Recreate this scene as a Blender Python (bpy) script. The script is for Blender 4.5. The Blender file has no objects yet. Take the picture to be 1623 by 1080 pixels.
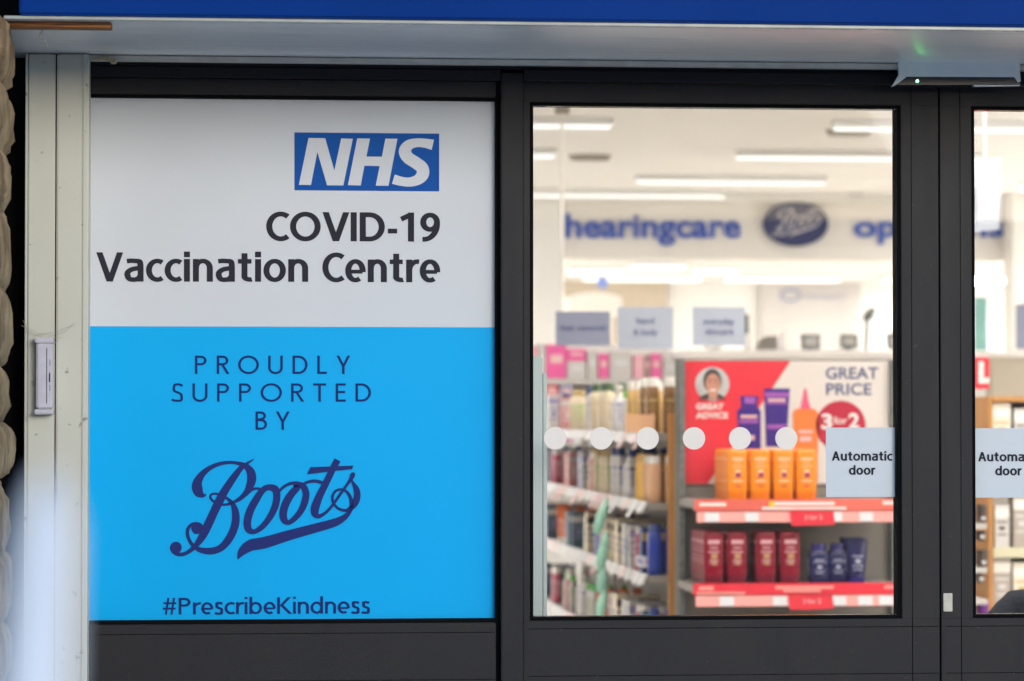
import bpy, bmesh, math, random
from mathutils import Vector, noise
random.seed(7)
S = bpy.context.scene
COL = S.collection
R = math.radians
# ------------------------------------------------------------------ camera
FPX = 5000.0
YAW, PITCH = R(5.4), R(1.375)
CAM = Vector((0.0, -6.8, 1.548))
cd = bpy.data.cameras.new('camera'); cam = bpy.data.objects.new('camera', cd); COL.objects.link(cam)
cam.location = CAM; cam.rotation_euler = (R(90) + PITCH, 0, -YAW)
cd.sensor_width = 36; cd.lens = 36 * FPX / 1623.0; cd.clip_start = 0.05; cd.clip_end = 500
cd.dof.use_dof = True; cd.dof.focus_distance = 6.84; cd.dof.aperture_fstop = 4.6
S.camera = cam
# ------------------------------------------------------------------ world, sun, exposure
SUN_EL, SUN_AZ = R(10), R(22)          # high overcast light from the street, a little to the right
w = bpy.data.worlds.new('World'); S.world = w; w.use_nodes = True
wn = w.node_tree.nodes; wl = w.node_tree.links
sky = wn.new('ShaderNodeTexSky'); sky.sky_type = 'NISHITA'; sky.sun_disc = False
sky.sun_elevation = SUN_EL; sky.sun_rotation = R(180) - SUN_AZ; sky.dust_density = 1.0; sky.air_density = 1.0; sky.ozone_density = 2.5
wl.new(sky.outputs[0], wn['Background'].inputs[0]); wn['Background'].inputs[1].default_value = 0.15
sd = bpy.data.lights.new('sun', 'SUN'); sd.energy = 0.80; sd.angle = R(22); sd.color = (1.0, 0.985, 0.97)
sun = bpy.data.objects.new('sun', sd); COL.objects.link(sun)
dirn = Vector((math.sin(SUN_AZ) * math.cos(SUN_EL), -math.cos(SUN_AZ) * math.cos(SUN_EL), math.sin(SUN_EL)))
sun.rotation_euler = dirn.to_track_quat('Z', 'Y').to_euler(); sun.location = dirn * 30
S.view_settings.view_transform = 'Standard'; S.view_settings.look = 'None'
S.view_settings.exposure = 0.95; S.view_settings.gamma = 1.0
S.render.engine = 'CYCLES'
S.cycles.max_bounces = 8; S.cycles.transparent_max_bounces = 16; S.cycles.diffuse_bounces = 4
S.cycles.caustics_reflective = False; S.cycles.caustics_refractive = False; S.cycles.sample_clamp_indirect = 4.0

# ------------------------------------------------------------------ measuring helper: where a sight line meets the plane y = Y
FW = Vector((math.sin(YAW) * math.cos(PITCH), math.cos(YAW) * math.cos(PITCH), math.sin(PITCH)))
RT = Vector((math.cos(YAW), -math.sin(YAW), 0)); UP = RT.cross(FW)
def P(px, py, Y=0.0):
    d = FW + RT * ((px - 811.5) / FPX) + UP * ((540 - py) / FPX)
    return CAM + d * ((Y - CAM.y) / d.y)
def X(px, Y=0.0, py=600): return P(px, py, Y).x
def Z(py, Y=0.0, px=811): return P(px, py, Y).z

# ------------------------------------------------------------------ materials
def mat(name, col, rough=0.5, metal=0.0, spec=0.5, noise=0.0, nscale=20, bump=0.0, bscale=60, coat=0.0, emit=0.0, col2=None, stretch=None):
    m = bpy.data.materials.new(name); m.use_nodes = True
    nt = m.node_tree; n = nt.nodes; l = nt.links; b = n['Principled BSDF']
    b.inputs['Base Color'].default_value = (*col, 1); b.inputs['Roughness'].default_value = rough
    b.inputs['Metallic'].default_value = metal; b.inputs['Specular IOR Level'].default_value = spec
    b.inputs['Coat Weight'].default_value = coat
    tc = n.new('ShaderNodeTexCoord'); src = tc.outputs['Object']
    if stretch:
        mp = n.new('ShaderNodeMapping'); mp.inputs['Scale'].default_value = stretch; l.new(src, mp.inputs[0]); src = mp.outputs[0]
    if noise or col2:
        t = n.new('ShaderNodeTexNoise'); t.inputs['Scale'].default_value = nscale; t.inputs['Detail'].default_value = 5; l.new(src, t.inputs['Vector'])
        mx = n.new('ShaderNodeMix'); mx.data_type = 'RGBA'
        rp = n.new('ShaderNodeValToRGB'); rp.color_ramp.elements[0].position = .35; rp.color_ramp.elements[1].position = .65
        l.new(t.outputs['Fac'], rp.inputs[0]); l.new(rp.outputs[0], mx.inputs['Factor'])
        c2 = col2 or tuple(c * (1 - noise) for c in col)
        mx.inputs['A'].default_value = (*col, 1); mx.inputs['B'].default_value = (*c2, 1)
        l.new(mx.outputs['Result'], b.inputs['Base Color'])
        mr = n.new('ShaderNodeMapRange'); mr.inputs['To Min'].default_value = rough * .85; mr.inputs['To Max'].default_value = min(1, rough * 1.15)
        l.new(t.outputs['Fac'], mr.inputs['Value']); l.new(mr.outputs[0], b.inputs['Roughness'])
    if bump:
        t2 = n.new('ShaderNodeTexNoise'); t2.inputs['Scale'].default_value = bscale; t2.inputs['Detail'].default_value = 6; l.new(src, t2.inputs['Vector'])
        bp = n.new('ShaderNodeBump'); bp.inputs['Strength'].default_value = bump; bp.inputs['Distance'].default_value = 0.01
        l.new(t2.outputs['Fac'], bp.inputs['Height']); l.new(bp.outputs[0], b.inputs['Normal'])
    if emit:
        b.inputs['Emission Color'].default_value = (*col, 1); b.inputs['Emission Strength'].default_value = emit
    return m
def hx(r, g, b):                                   # an sRGB reading turned into a linear base colour
    return tuple(((c / 255 + .055) / 1.055) ** 2.4 if c > 10 else c / 255 / 12.92 for c in (r, g, b))
MT = {}
MT['frame'] = mat('charcoal_powder_coat', (.012, .012, .017), .5, spec=.22, noise=.12, nscale=6, bump=.12, bscale=900)
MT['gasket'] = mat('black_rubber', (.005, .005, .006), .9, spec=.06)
MT['vinyl_white'] = mat('white_vinyl', (.585, .612, .665), .42, spec=.22, noise=.035, nscale=3, bump=.10, bscale=2.2)
MT['vinyl_blue'] = mat('bright_blue_vinyl', (.0, .39, .83), .42, spec=.10, noise=.05, nscale=2, bump=.10, bscale=2.2)
MT['nhs_blue'] = mat('royal_blue_print', (.0, .075, .35), .5, spec=.12)
MT['ink'] = mat('charcoal_print', (.024, .024, .036), .6, spec=.1)
MT['navy'] = mat('navy_print', (.008, .026, .15), .6, spec=.1)
MT['navy_logo'] = mat('indigo_print', (.016, .028, .16), .6, spec=.1)
MT['fascia'] = mat('blue_fascia', (.0, .031, .20), .5, spec=.04, noise=.1, nscale=2)
MT['trim'] = mat('grey_trim', (.28, .3, .31), .45, metal=.3, noise=.1)
MT['cream_metal'] = mat('cream_lath', (.62, .6, .54), .45, noise=.15, nscale=30)
MT['sensor_grey'] = mat('sensor_housing', (.74, .79, .81), .35, noise=.05)
MT['black_plastic'] = mat('black_gloss_plastic', (.008, .008, .012), .12)
MT['led'] = mat('green_led', (.05, 1., .12), .3, emit=14)
MT['lav'] = mat('lavender_plastic', (.5, .5, .6), .4, noise=.1, nscale=40)
MT['foam'] = mat('expanding_foam', (.55, .48, .28), .8, noise=.3, nscale=120, bump=.6, bscale=200)
MT['rust'] = mat('stained_timber', (.58, .21, .045), .7, col2=(.05, .022, .014), nscale=9, bump=.4, bscale=40, stretch=(1.0, 30, 30))
MT['steel'] = mat('steel_wire', (.55, .55, .52), .35, metal=.8)
MT['alu'] = mat('silver_aluminium', (.40, .45, .47), .4, metal=.35, noise=.06, nscale=5)
MT['web'] = mat('cobweb_silk', (.35, .33, .3), .8)
MT['dot'] = mat('frosted_white_sticker', (.76, .70, .66), .5, noise=.04, nscale=10)
MT['notice'] = mat('pale_blue_notice', (.50, .56, .63), .4, noise=.03, nscale=6)
MT['plate'] = mat('keeper_plate', (.33, .34, .31), .4, metal=.5, noise=.15, nscale=60)
MT['cream_wall'] = mat('cream_wall_paint', (.80, .765, .72), .7, noise=.05, nscale=1.2)
MT['white_wall'] = mat('white_wall_paint', (.85, .835, .81), .7, noise=.04, nscale=1.2)
MT['tan_wall'] = mat('tan_paint_and_shadow', (.50, .43, .34), .7, noise=.06, nscale=1.5)  # also serves as painted shadow on the back wall
MT['floor'] = mat('shop_floor_vinyl', (.62, .58, .53), .3, noise=.1, nscale=3)
MT['lamp_house'] = mat('lamp_housing', (.8, .8, .8), .4)
MT['lamp'] = mat('lit_tube_diffuser', (1., .98, .96), .4, emit=.56)
MT['lamp'].node_tree.nodes['Principled BSDF'].inputs['Base Color'].default_value = (.35, .34, .33, 1)
MT['lamp_added_front'] = mat('added_front_diffuser', (1., .96, .91), .4, emit=10.8)
MT['lamp_mid'] = mat('bright_tube_diffuser', (1., .97, .94), .4, emit=.62)
MT['lamp_added_far'] = mat('added_far_diffuser', (1., .98, .96), .4, emit=5.6)
MT['lamp_added_back'] = mat('added_back_diffuser', (1., .98, .96), .4, emit=33)
MT['sign_blue'] = mat('blue_fascia_letters', (.02, .07, .40), .4)
MT['oval'] = mat('navy_oval', (.012, .02, .10), .4)
MT['oval_text'] = mat('grey_script', (.42, .40, .45), .4)
MT['tan_ply'] = mat('orange_wood_edge', (.56, .25, .06), .5, noise=.25, nscale=20, stretch=(1, 1, .1))
MT['shop_metal'] = mat('taupe_shelf_metal', (.26, .23, .205), .5, noise=.08, nscale=8)
MT['post'] = mat('slotted_grey_post', (.20, .22, .21), .45, noise=.4, nscale=60)
MT['shelf_white'] = mat('white_shelf_enamel', (.55, .52, .50), .4, noise=.05)
MT['poster_red'] = mat('poster_red', (.80, .035, .06), .4, noise=.05)
MT['poster_grey'] = mat('poster_pale', (.76, .70, .66), .4)
MT['print_white'] = mat('white_print', (.85, .8, .78), .5)
MT['circle_red'] = mat('crimson_print', (.52, .02, .055), .4)
MT['salmon'] = mat('salmon_strip', (.85, .16, .12), .4, noise=.15, nscale=6)
MT['pink_rail'] = mat('pink_ticket_rail', (.85, .33, .30), .4)
MT['ticket'] = mat('price_ticket', (.66, .65, .68), .5)
MT['ticket_pink'] = mat('pink_price_ticket', (.80, .50, .50), .5)
MT['yellow'] = mat('yellow_sticker', (.9, .6, .02), .5)
MT['skin'] = mat('printed_skin', (.62, .30, .21), .6, noise=.1, nscale=30)
MT['hair'] = mat('printed_hair', (.06, .05, .05), .6)
MT['photo_bg'] = mat('printed_room', (.60, .61, .62), .6, noise=.25, nscale=14)
MT['pole_white'] = mat('white_post_plastic', (.70, .76, .88), .5, noise=.06, nscale=8)
MT['dark_cloth'] = mat('dark_navy_cloth', (.014, .017, .026), .9, spec=.1, noise=.3, nscale=20, bump=.5, bscale=80)
MT['teal'] = mat('teal_glass', (.20, .42, .40), .3)
MT['mint'] = mat('mint_packet', (.45, .88, .70), .35, noise=.3, nscale=25)
MT['pale_sign'] = mat('pale_blue_card', (.44, .48, .58), .5)
MT['grey_sign'] = mat('grey_blue_card', (.27, .29, .41), .5)
MT['sign_ink'] = mat('slate_print', (.10, .12, .26), .5)
MT['screen'] = mat('dark_screen', (.05, .05, .05), .2)

def guide_material():
    m = mat('cream_aluminium_guide', (.46, .47, .41), .42, spec=.45)
    nt = m.node_tree; n = nt.nodes; l = nt.links; b = n['Principled BSDF']
    tc = n.new('ShaderNodeTexCoord')
    a = n.new('ShaderNodeTexNoise'); a.inputs['Scale'].default_value = 38; a.inputs['Detail'].default_value = 3; l.new(tc.outputs['Object'], a.inputs['Vector'])
    r1 = n.new('ShaderNodeValToRGB'); r1.color_ramp.elements[0].position = .68; r1.color_ramp.elements[1].position = .76; l.new(a.outputs['Fac'], r1.inputs[0])
    c = n.new('ShaderNodeTexNoise'); c.inputs['Scale'].default_value = 5; c.inputs['Detail'].default_value = 8; l.new(tc.outputs['Object'], c.inputs['Vector'])
    mx = n.new('ShaderNodeMix'); mx.data_type = 'RGBA'; l.new(c.outputs['Fac'], mx.inputs['Factor'])
    mx.inputs['A'].default_value = (.55, .555, .50, 1); mx.inputs['B'].default_value = (.49, .495, .44, 1)
    m2 = n.new('ShaderNodeMix'); m2.data_type = 'RGBA'; l.new(r1.outputs[0], m2.inputs['Factor']); l.new(mx.outputs['Result'], m2.inputs['A'])
    m2.inputs['B'].default_value = (.20, .19, .155, 1); l.new(m2.outputs['Result'], b.inputs['Base Color'])
    return m
MT['guide'] = guide_material()
def soffit_material():
    m = bpy.data.materials.new('brushed_soffit_metal'); m.use_nodes = True
    nt = m.node_tree; n = nt.nodes; l = nt.links; b = n['Principled BSDF']
    b.inputs['Metallic'].default_value = .1; b.inputs['IOR'].default_value = 2.1; b.inputs['Specular IOR Level'].default_value = .6; b.inputs['Roughness'].default_value = .33
    b.inputs['Anisotropic'].default_value = .93
    tg = n.new('ShaderNodeTangent'); tg.direction_type = 'RADIAL'; tg.axis = 'X'
    cx = n.new('ShaderNodeCombineXYZ'); cx.inputs[0].default_value = 1.0; l.new(cx.outputs[0], b.inputs['Tangent'])
    tc = n.new('ShaderNodeTexCoord'); mp = n.new('ShaderNodeMapping'); mp.inputs['Scale'].default_value = (.9, 26, 1); l.new(tc.outputs['Object'], mp.inputs[0])
    t = n.new('ShaderNodeTexNoise'); t.inputs['Scale'].default_value = 3; t.inputs['Detail'].default_value = 7; l.new(mp.outputs[0], t.inputs['Vector'])
    r = n.new('ShaderNodeValToRGB'); r.color_ramp.elements[0].position = .3; r.color_ramp.elements[1].position = .72
    r.color_ramp.elements[0].color = (.78, .79, .80, 1); r.color_ramp.elements[1].color = (.98, .98, .98, 1)
    l.new(t.outputs['Fac'], r.inputs[0]); l.new(r.outputs[0], b.inputs['Base Color'])
    mr = n.new('ShaderNodeMapRange'); mr.inputs['To Min'].default_value = .22; mr.inputs['To Max'].default_value = .45; l.new(t.outputs['Fac'], mr.inputs[0]); l.new(mr.outputs[0], b.inputs['Roughness'])
    return m
MT['soffit'] = soffit_material()
def frame_material():
    m = mat('charcoal_powder_coat', (.012, .012, .017), .5, spec=.24)
    nt = m.node_tree; n = nt.nodes; l = nt.links; b = n['Principled BSDF']; tc = n.new('ShaderNodeTexCoord')
    a = n.new('ShaderNodeTexNoise'); a.inputs['Scale'].default_value = 75; a.inputs['Detail'].default_value = 4; l.new(tc.outputs['Object'], a.inputs['Vector'])
    r1 = n.new('ShaderNodeValToRGB'); r1.color_ramp.elements[0].position = .70; r1.color_ramp.elements[1].position = .80; r1.color_ramp.elements[1].color = (.5, .5, .5, 1); l.new(a.outputs['Fac'], r1.inputs[0])
    mp = n.new('ShaderNodeMapping'); mp.inputs['Scale'].default_value = (14, 14, 2.2); l.new(tc.outputs['Object'], mp.inputs[0])
    c = n.new('ShaderNodeTexNoise'); c.inputs['Scale'].default_value = 1.5; c.inputs['Detail'].default_value = 8; l.new(mp.outputs[0], c.inputs['Vector'])
    mx = n.new('ShaderNodeMix'); mx.data_type = 'RGBA'; l.new(c.outputs['Fac'], mx.inputs['Factor'])
    mx.inputs['A'].default_value = (.008, .008, .011, 1); mx.inputs['B'].default_value = (.014, .014, .019, 1)
    m2 = n.new('ShaderNodeMix'); m2.data_type = 'RGBA'; l.new(r1.outputs[0], m2.inputs['Factor']); l.new(mx.outputs['Result'], m2.inputs['A'])
    m2.inputs['B'].default_value = (.07, .07, .07, 1); l.new(m2.outputs['Result'], b.inputs['Base Color'])
    mr = n.new('ShaderNodeMapRange'); mr.inputs['To Min'].default_value = .38; mr.inputs['To Max'].default_value = .62; l.new(c.outputs['Fac'], mr.inputs[0]); l.new(mr.outputs[0], b.inputs['Roughness'])
    t2 = n.new('ShaderNodeTexNoise'); t2.inputs['Scale'].default_value = 700; l.new(tc.outputs['Object'], t2.inputs['Vector'])
    bp = n.new('ShaderNodeBump'); bp.inputs['Strength'].default_value = .25; bp.inputs['Distance'].default_value = .002; l.new(t2.outputs['Fac'], bp.inputs['Height']); l.new(bp.outputs[0], b.inputs['Normal'])
    return m
MT['frame'] = frame_material()
def glass_material():
    m = bpy.data.materials.new('clear_window_glass'); m.use_nodes = True
    nt = m.node_tree; n = nt.nodes; l = nt.links; n.remove(n['Principled BSDF'])
    t = n.new('ShaderNodeBsdfTransparent'); t.inputs[0].default_value = (.97, .98, .975, 1)
    g = n.new('ShaderNodeBsdfGlossy'); g.inputs['Roughness'].default_value = 0.01
    f = n.new('ShaderNodeFresnel'); f.inputs[0].default_value = 1.2; mx = n.new('ShaderNodeMixShader')
    # thin uneven dust film that also paints a hazy veil over the interior
    df = n.new('ShaderNodeBsdfDiffuse'); df.inputs[0].default_value = (.6, .6, .6, 1); m2 = n.new('ShaderNodeMixShader')
    tx = n.new('ShaderNodeTexNoise'); tx.inputs['Scale'].default_value = 4; tx.inputs['Detail'].default_value = 8; mr = n.new('ShaderNodeMapRange')
    mr.inputs['From Min'].default_value = .3; mr.inputs['From Max'].default_value = .75; mr.inputs['To Min'].default_value = .004; mr.inputs['To Max'].default_value = .016
    tc = n.new('ShaderNodeTexCoord'); l.new(tc.outputs['Object'], tx.inputs['Vector']); l.new(tx.outputs['Fac'], mr.inputs[0]); l.new(mr.outputs[0], m2.inputs[0]); l.new(t.outputs[0], m2.inputs[1]); l.new(df.outputs[0], m2.inputs[2])
    l.new(f.outputs[0], mx.inputs[0]); l.new(m2.outputs[0], mx.inputs[1]); l.new(g.outputs[0], mx.inputs[2]); l.new(mx.outputs[0], n['Material Output'].inputs[0])
    return m
MT['glass'] = glass_material()
def stone_material():
    m = mat('rubble_stone', (.46, .34, .20), .9, spec=.15, col2=(.20, .135, .075), nscale=11, bump=1.0, bscale=70)
    return m
MT['stone'] = stone_material()
MT['mortar'] = mat('dark_mortar', (.05, .045, .04), .95, noise=.3, bump=.6)
MT['paving'] = mat('grey_paving', (.70, .69, .68), .8, noise=.2, nscale=4, bump=.3)
MT['asphalt'] = mat('asphalt', (.05, .05, .052), .85, noise=.3, nscale=40, bump=.4)
MT['brick'] = mat('building_render', (.36, .33, .29), .85, noise=.15, nscale=5, bump=.3)

# ------------------------------------------------------------------ mesh builder
class MB:
    def __init__(s): s.v = []; s.f = []; s.m = []; s.layer = 0
    def add(s, vs, fs, mi=0):
        o = len(s.v); s.v += [tuple(v) for v in vs]; s.f += [tuple(i + o for i in f) for f in fs]; s.m += [mi] * len(fs); return s
    def box(s, x0, x1, y0, y1, z0, z1, mi=0):
        vs = [(x, y, z) for z in (z0, z1) for y in (y0, y1) for x in (x0, x1)]
        return s.add(vs, [(0, 2, 3, 1), (4, 5, 7, 6), (0, 1, 5, 4), (2, 6, 7, 3), (0, 4, 6, 2), (1, 3, 7, 5)], mi)
    def poly(s, pts, mi=0): return s.add(pts, [tuple(range(len(pts)))], mi)
    def plate(s, pts, th, mi=0):            # a polygon in the xz plane given a thickness towards +y
        n = len(pts); a = [Vector(p) for p in pts]; b = [p + Vector((0, th, 0)) for p in a]
        fs = [tuple(range(n)), tuple(range(2 * n - 1, n - 1, -1))] + [(i, (i + 1) % n, n + (i + 1) % n, n + i) for i in range(n)]
        return s.add(a + b, fs, mi)
    def ribbon(s, pts, f, mi=0, closed=False, sub=6, straight=False):
        # pts (x, y, width) in drawing units; f turns a drawing point into a world point
        q = list(pts)
        if not straight and len(q) > 2:
            n = len(q); out = []
            rng = n if closed else n - 1
            for i in range(rng):
                g = lambda k: q[k % n] if closed else q[max(0, min(n - 1, k))]
                p0, p1, p2, p3 = g(i - 1), g(i), g(i + 1), g(i + 2)
                for k in range(sub):
                    t = k / sub
                    out.append(tuple(.5 * ((2 * p1[c]) + (-p0[c] + p2[c]) * t + (2 * p0[c] - 5 * p1[c] + 4 * p2[c] - p3[c]) * t * t + (-p0[c] + 3 * p1[c] - 3 * p2[c] + p3[c]) * t ** 3) for c in range(3)))
            if not closed: out.append(q[-1])
            q = out
        n = len(q); vs = []
        for i in range(n):
            a = q[(i - 1) % n] if closed or i > 0 else q[0]; b = q[(i + 1) % n] if closed or i < n - 1 else q[-1]
            dx, dy = b[0] - a[0], b[1] - a[1]; L = math.hypot(dx, dy) or 1
            nx, ny = -dy / L, dx / L; h = q[i][2] / 2
            vs += [f(q[i][0] + nx * h, q[i][1] + ny * h), f(q[i][0] - nx * h, q[i][1] - ny * h)]
        fs = [(2 * i, 2 * i + 1, 2 * i + 3, 2 * i + 2) for i in range(n - 1)]
        if closed: fs.append((2 * n - 2, 2 * n - 1, 1, 0))
        return s.add(vs, fs, mi)
    def disc(s, c, r, f, mi=0, n=40, ry=None, a0=0, a1=360):
        ry = ry or r
        return s.add([f(c[0] + r * math.cos(R(a0 + (a1 - a0) * i / n)), c[1] + ry * math.sin(R(a0 + (a1 - a0) * i / n))) for i in range(n)], [tuple(range(n))], mi)
    def loft(s, secs, n=20, mi=0, cx=0, cy=0, caps=True):   # secs: (z, half x, half y, exponent)
        o = len(s.v); vs = []; fs = []
        for (z, hx_, hy_, e) in secs:
            for i in range(n):
                a = 2 * math.pi * i / n; c, d = math.cos(a), math.sin(a)
                vs.append((cx + hx_ * math.copysign(abs(c) ** (2 / e), c), cy + hy_ * math.copysign(abs(d) ** (2 / e), d), z))
        for k in range(len(secs) - 1):
            for i in range(n):
                fs.append((k * n + i, k * n + (i + 1) % n, (k + 1) * n + (i + 1) % n, (k + 1) * n + i))
        if caps: fs += [tuple(range(n - 1, -1, -1)), tuple((len(secs) - 1) * n + i for i in range(n))]
        return s.add(vs, fs, mi)
    def tube(s, pts, r, n=8, mi=0):
        vs = []; fs = []; pts = [Vector(p) for p in pts]
        for i, p in enumerate(pts):
            t = (pts[min(i + 1, len(pts) - 1)] - pts[max(i - 1, 0)]).normalized()
            u = t.orthogonal().normalized() if abs(t.z) < .99 else Vector((1, 0, 0)); u = (u - t * u.dot(t)).normalized(); v = t.cross(u)
            rr = r[i] if isinstance(r, (list, tuple)) else r
            for k in range(n):
                a = 2 * math.pi * k / n; vs.append(p + (u * math.cos(a) + v * math.sin(a)) * rr)
        for i in range(len(pts) - 1):
            for k in range(n): fs.append((i * n + k, i * n + (k + 1) % n, (i + 1) * n + (k + 1) % n, (i + 1) * n + k))
        fs += [tuple(range(n - 1, -1, -1)), tuple((len(pts) - 1) * n + k for k in range(n))]
        return s.add(vs, fs, mi)
    def build(s, name, mats, parent=None, bevel=0, smooth=False, kind=None, label=None, cat=None, group=None):
        if not isinstance(mats, (list, tuple)): mats = [mats]
        off = Vector((0, 0, 0)); p = parent
        while p is not None: off += p.location; p = p.parent
        me = bpy.data.meshes.new(name)
        me.from_pydata([tuple(Vector(v) - off) for v in s.v], [], s.f)
        for m_ in mats: me.materials.append(MT[m_] if isinstance(m_, str) else m_)
        for i, p in enumerate(me.polygons): p.material_index = s.m[i]; p.use_smooth = smooth
        if bevel or smooth:
            bm = bmesh.new(); bm.from_mesh(me)
            if bevel:
                es = [e for e in bm.edges if len(e.link_faces) == 2 and e.calc_face_angle(0) > R(40)]
                bmesh.ops.bevel(bm, geom=es, offset=bevel, segments=2, affect='EDGES', clamp_overlap=True)
            if smooth:
                for e in bm.edges:
                    if len(e.link_faces) == 2 and e.calc_face_angle(0) > R(38): e.smooth = False
            bm.to_mesh(me); bm.free()
        ob = bpy.data.objects.new(name, me); COL.objects.link(ob)
        if parent: ob.parent = parent
        tag(ob, label, cat, group, kind)
        return ob
def tag(o, label=None, cat=None, group=None, kind=None):
    if label: o['label'] = label
    if cat: o['category'] = cat
    if group: o['group'] = group
    if kind: o['kind'] = kind
    return o
def thing(name, loc, label=None, cat=None, group=None, rz=0):
    o = bpy.data.objects.new(name, None); o.empty_display_size = .05; COL.objects.link(o); o.location = loc; o.rotation_euler.z = rz
    return tag(o, label, cat, group)
def dup(root, loc, label=None, group=None, rz=0):
    r = root.copy(); COL.objects.link(r); r.location = loc; r.rotation_euler.z = rz
    if label: r['label'] = label
    if group: r['group'] = group
    for ch in list(root.children):
        c = ch.copy(); COL.objects.link(c); c.parent = r
        for g in list(ch.children):
            d = g.copy(); COL.objects.link(d); d.parent = c
    return r
def plane_f(Y):
    return lambda x, y: P(x, y, Y)
def text_mesh(body, px, py, cap, Y, width=None, offset=0.0, align='LEFT', squash=1.0, flip=False):
    # built-in lettering turned into a flat mesh standing on the plane y = Y (baseline at px, py; cap height in photo px)
    cu = bpy.data.curves.new('lettering', 'FONT'); cu.body = body; cu.offset = offset; cu.resolution_u = 4
    ob = bpy.data.objects.new('lettering', cu); me = bpy.data.meshes.new_from_object(ob)
    xs = [v.co.x for v in me.vertices]; x0, x1 = min(xs), max(xs)
    ys = cap / .70
    xsc = (width / (x1 - x0)) if width else ys * squash
    mb = MB(); f = plane_f(Y)
    mb.add([f(px + (v.co.x - x0) * xsc, py - v.co.y * ys) for v in me.vertices], [tuple(p.vertices) for p in me.polygons])
    bpy.data.meshes.remove(me); bpy.data.objects.remove(ob); bpy.data.curves.remove(cu)
    return mb
def merge(a, b, mi=0):
    a.add(b.v, b.f, mi); return a

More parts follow.
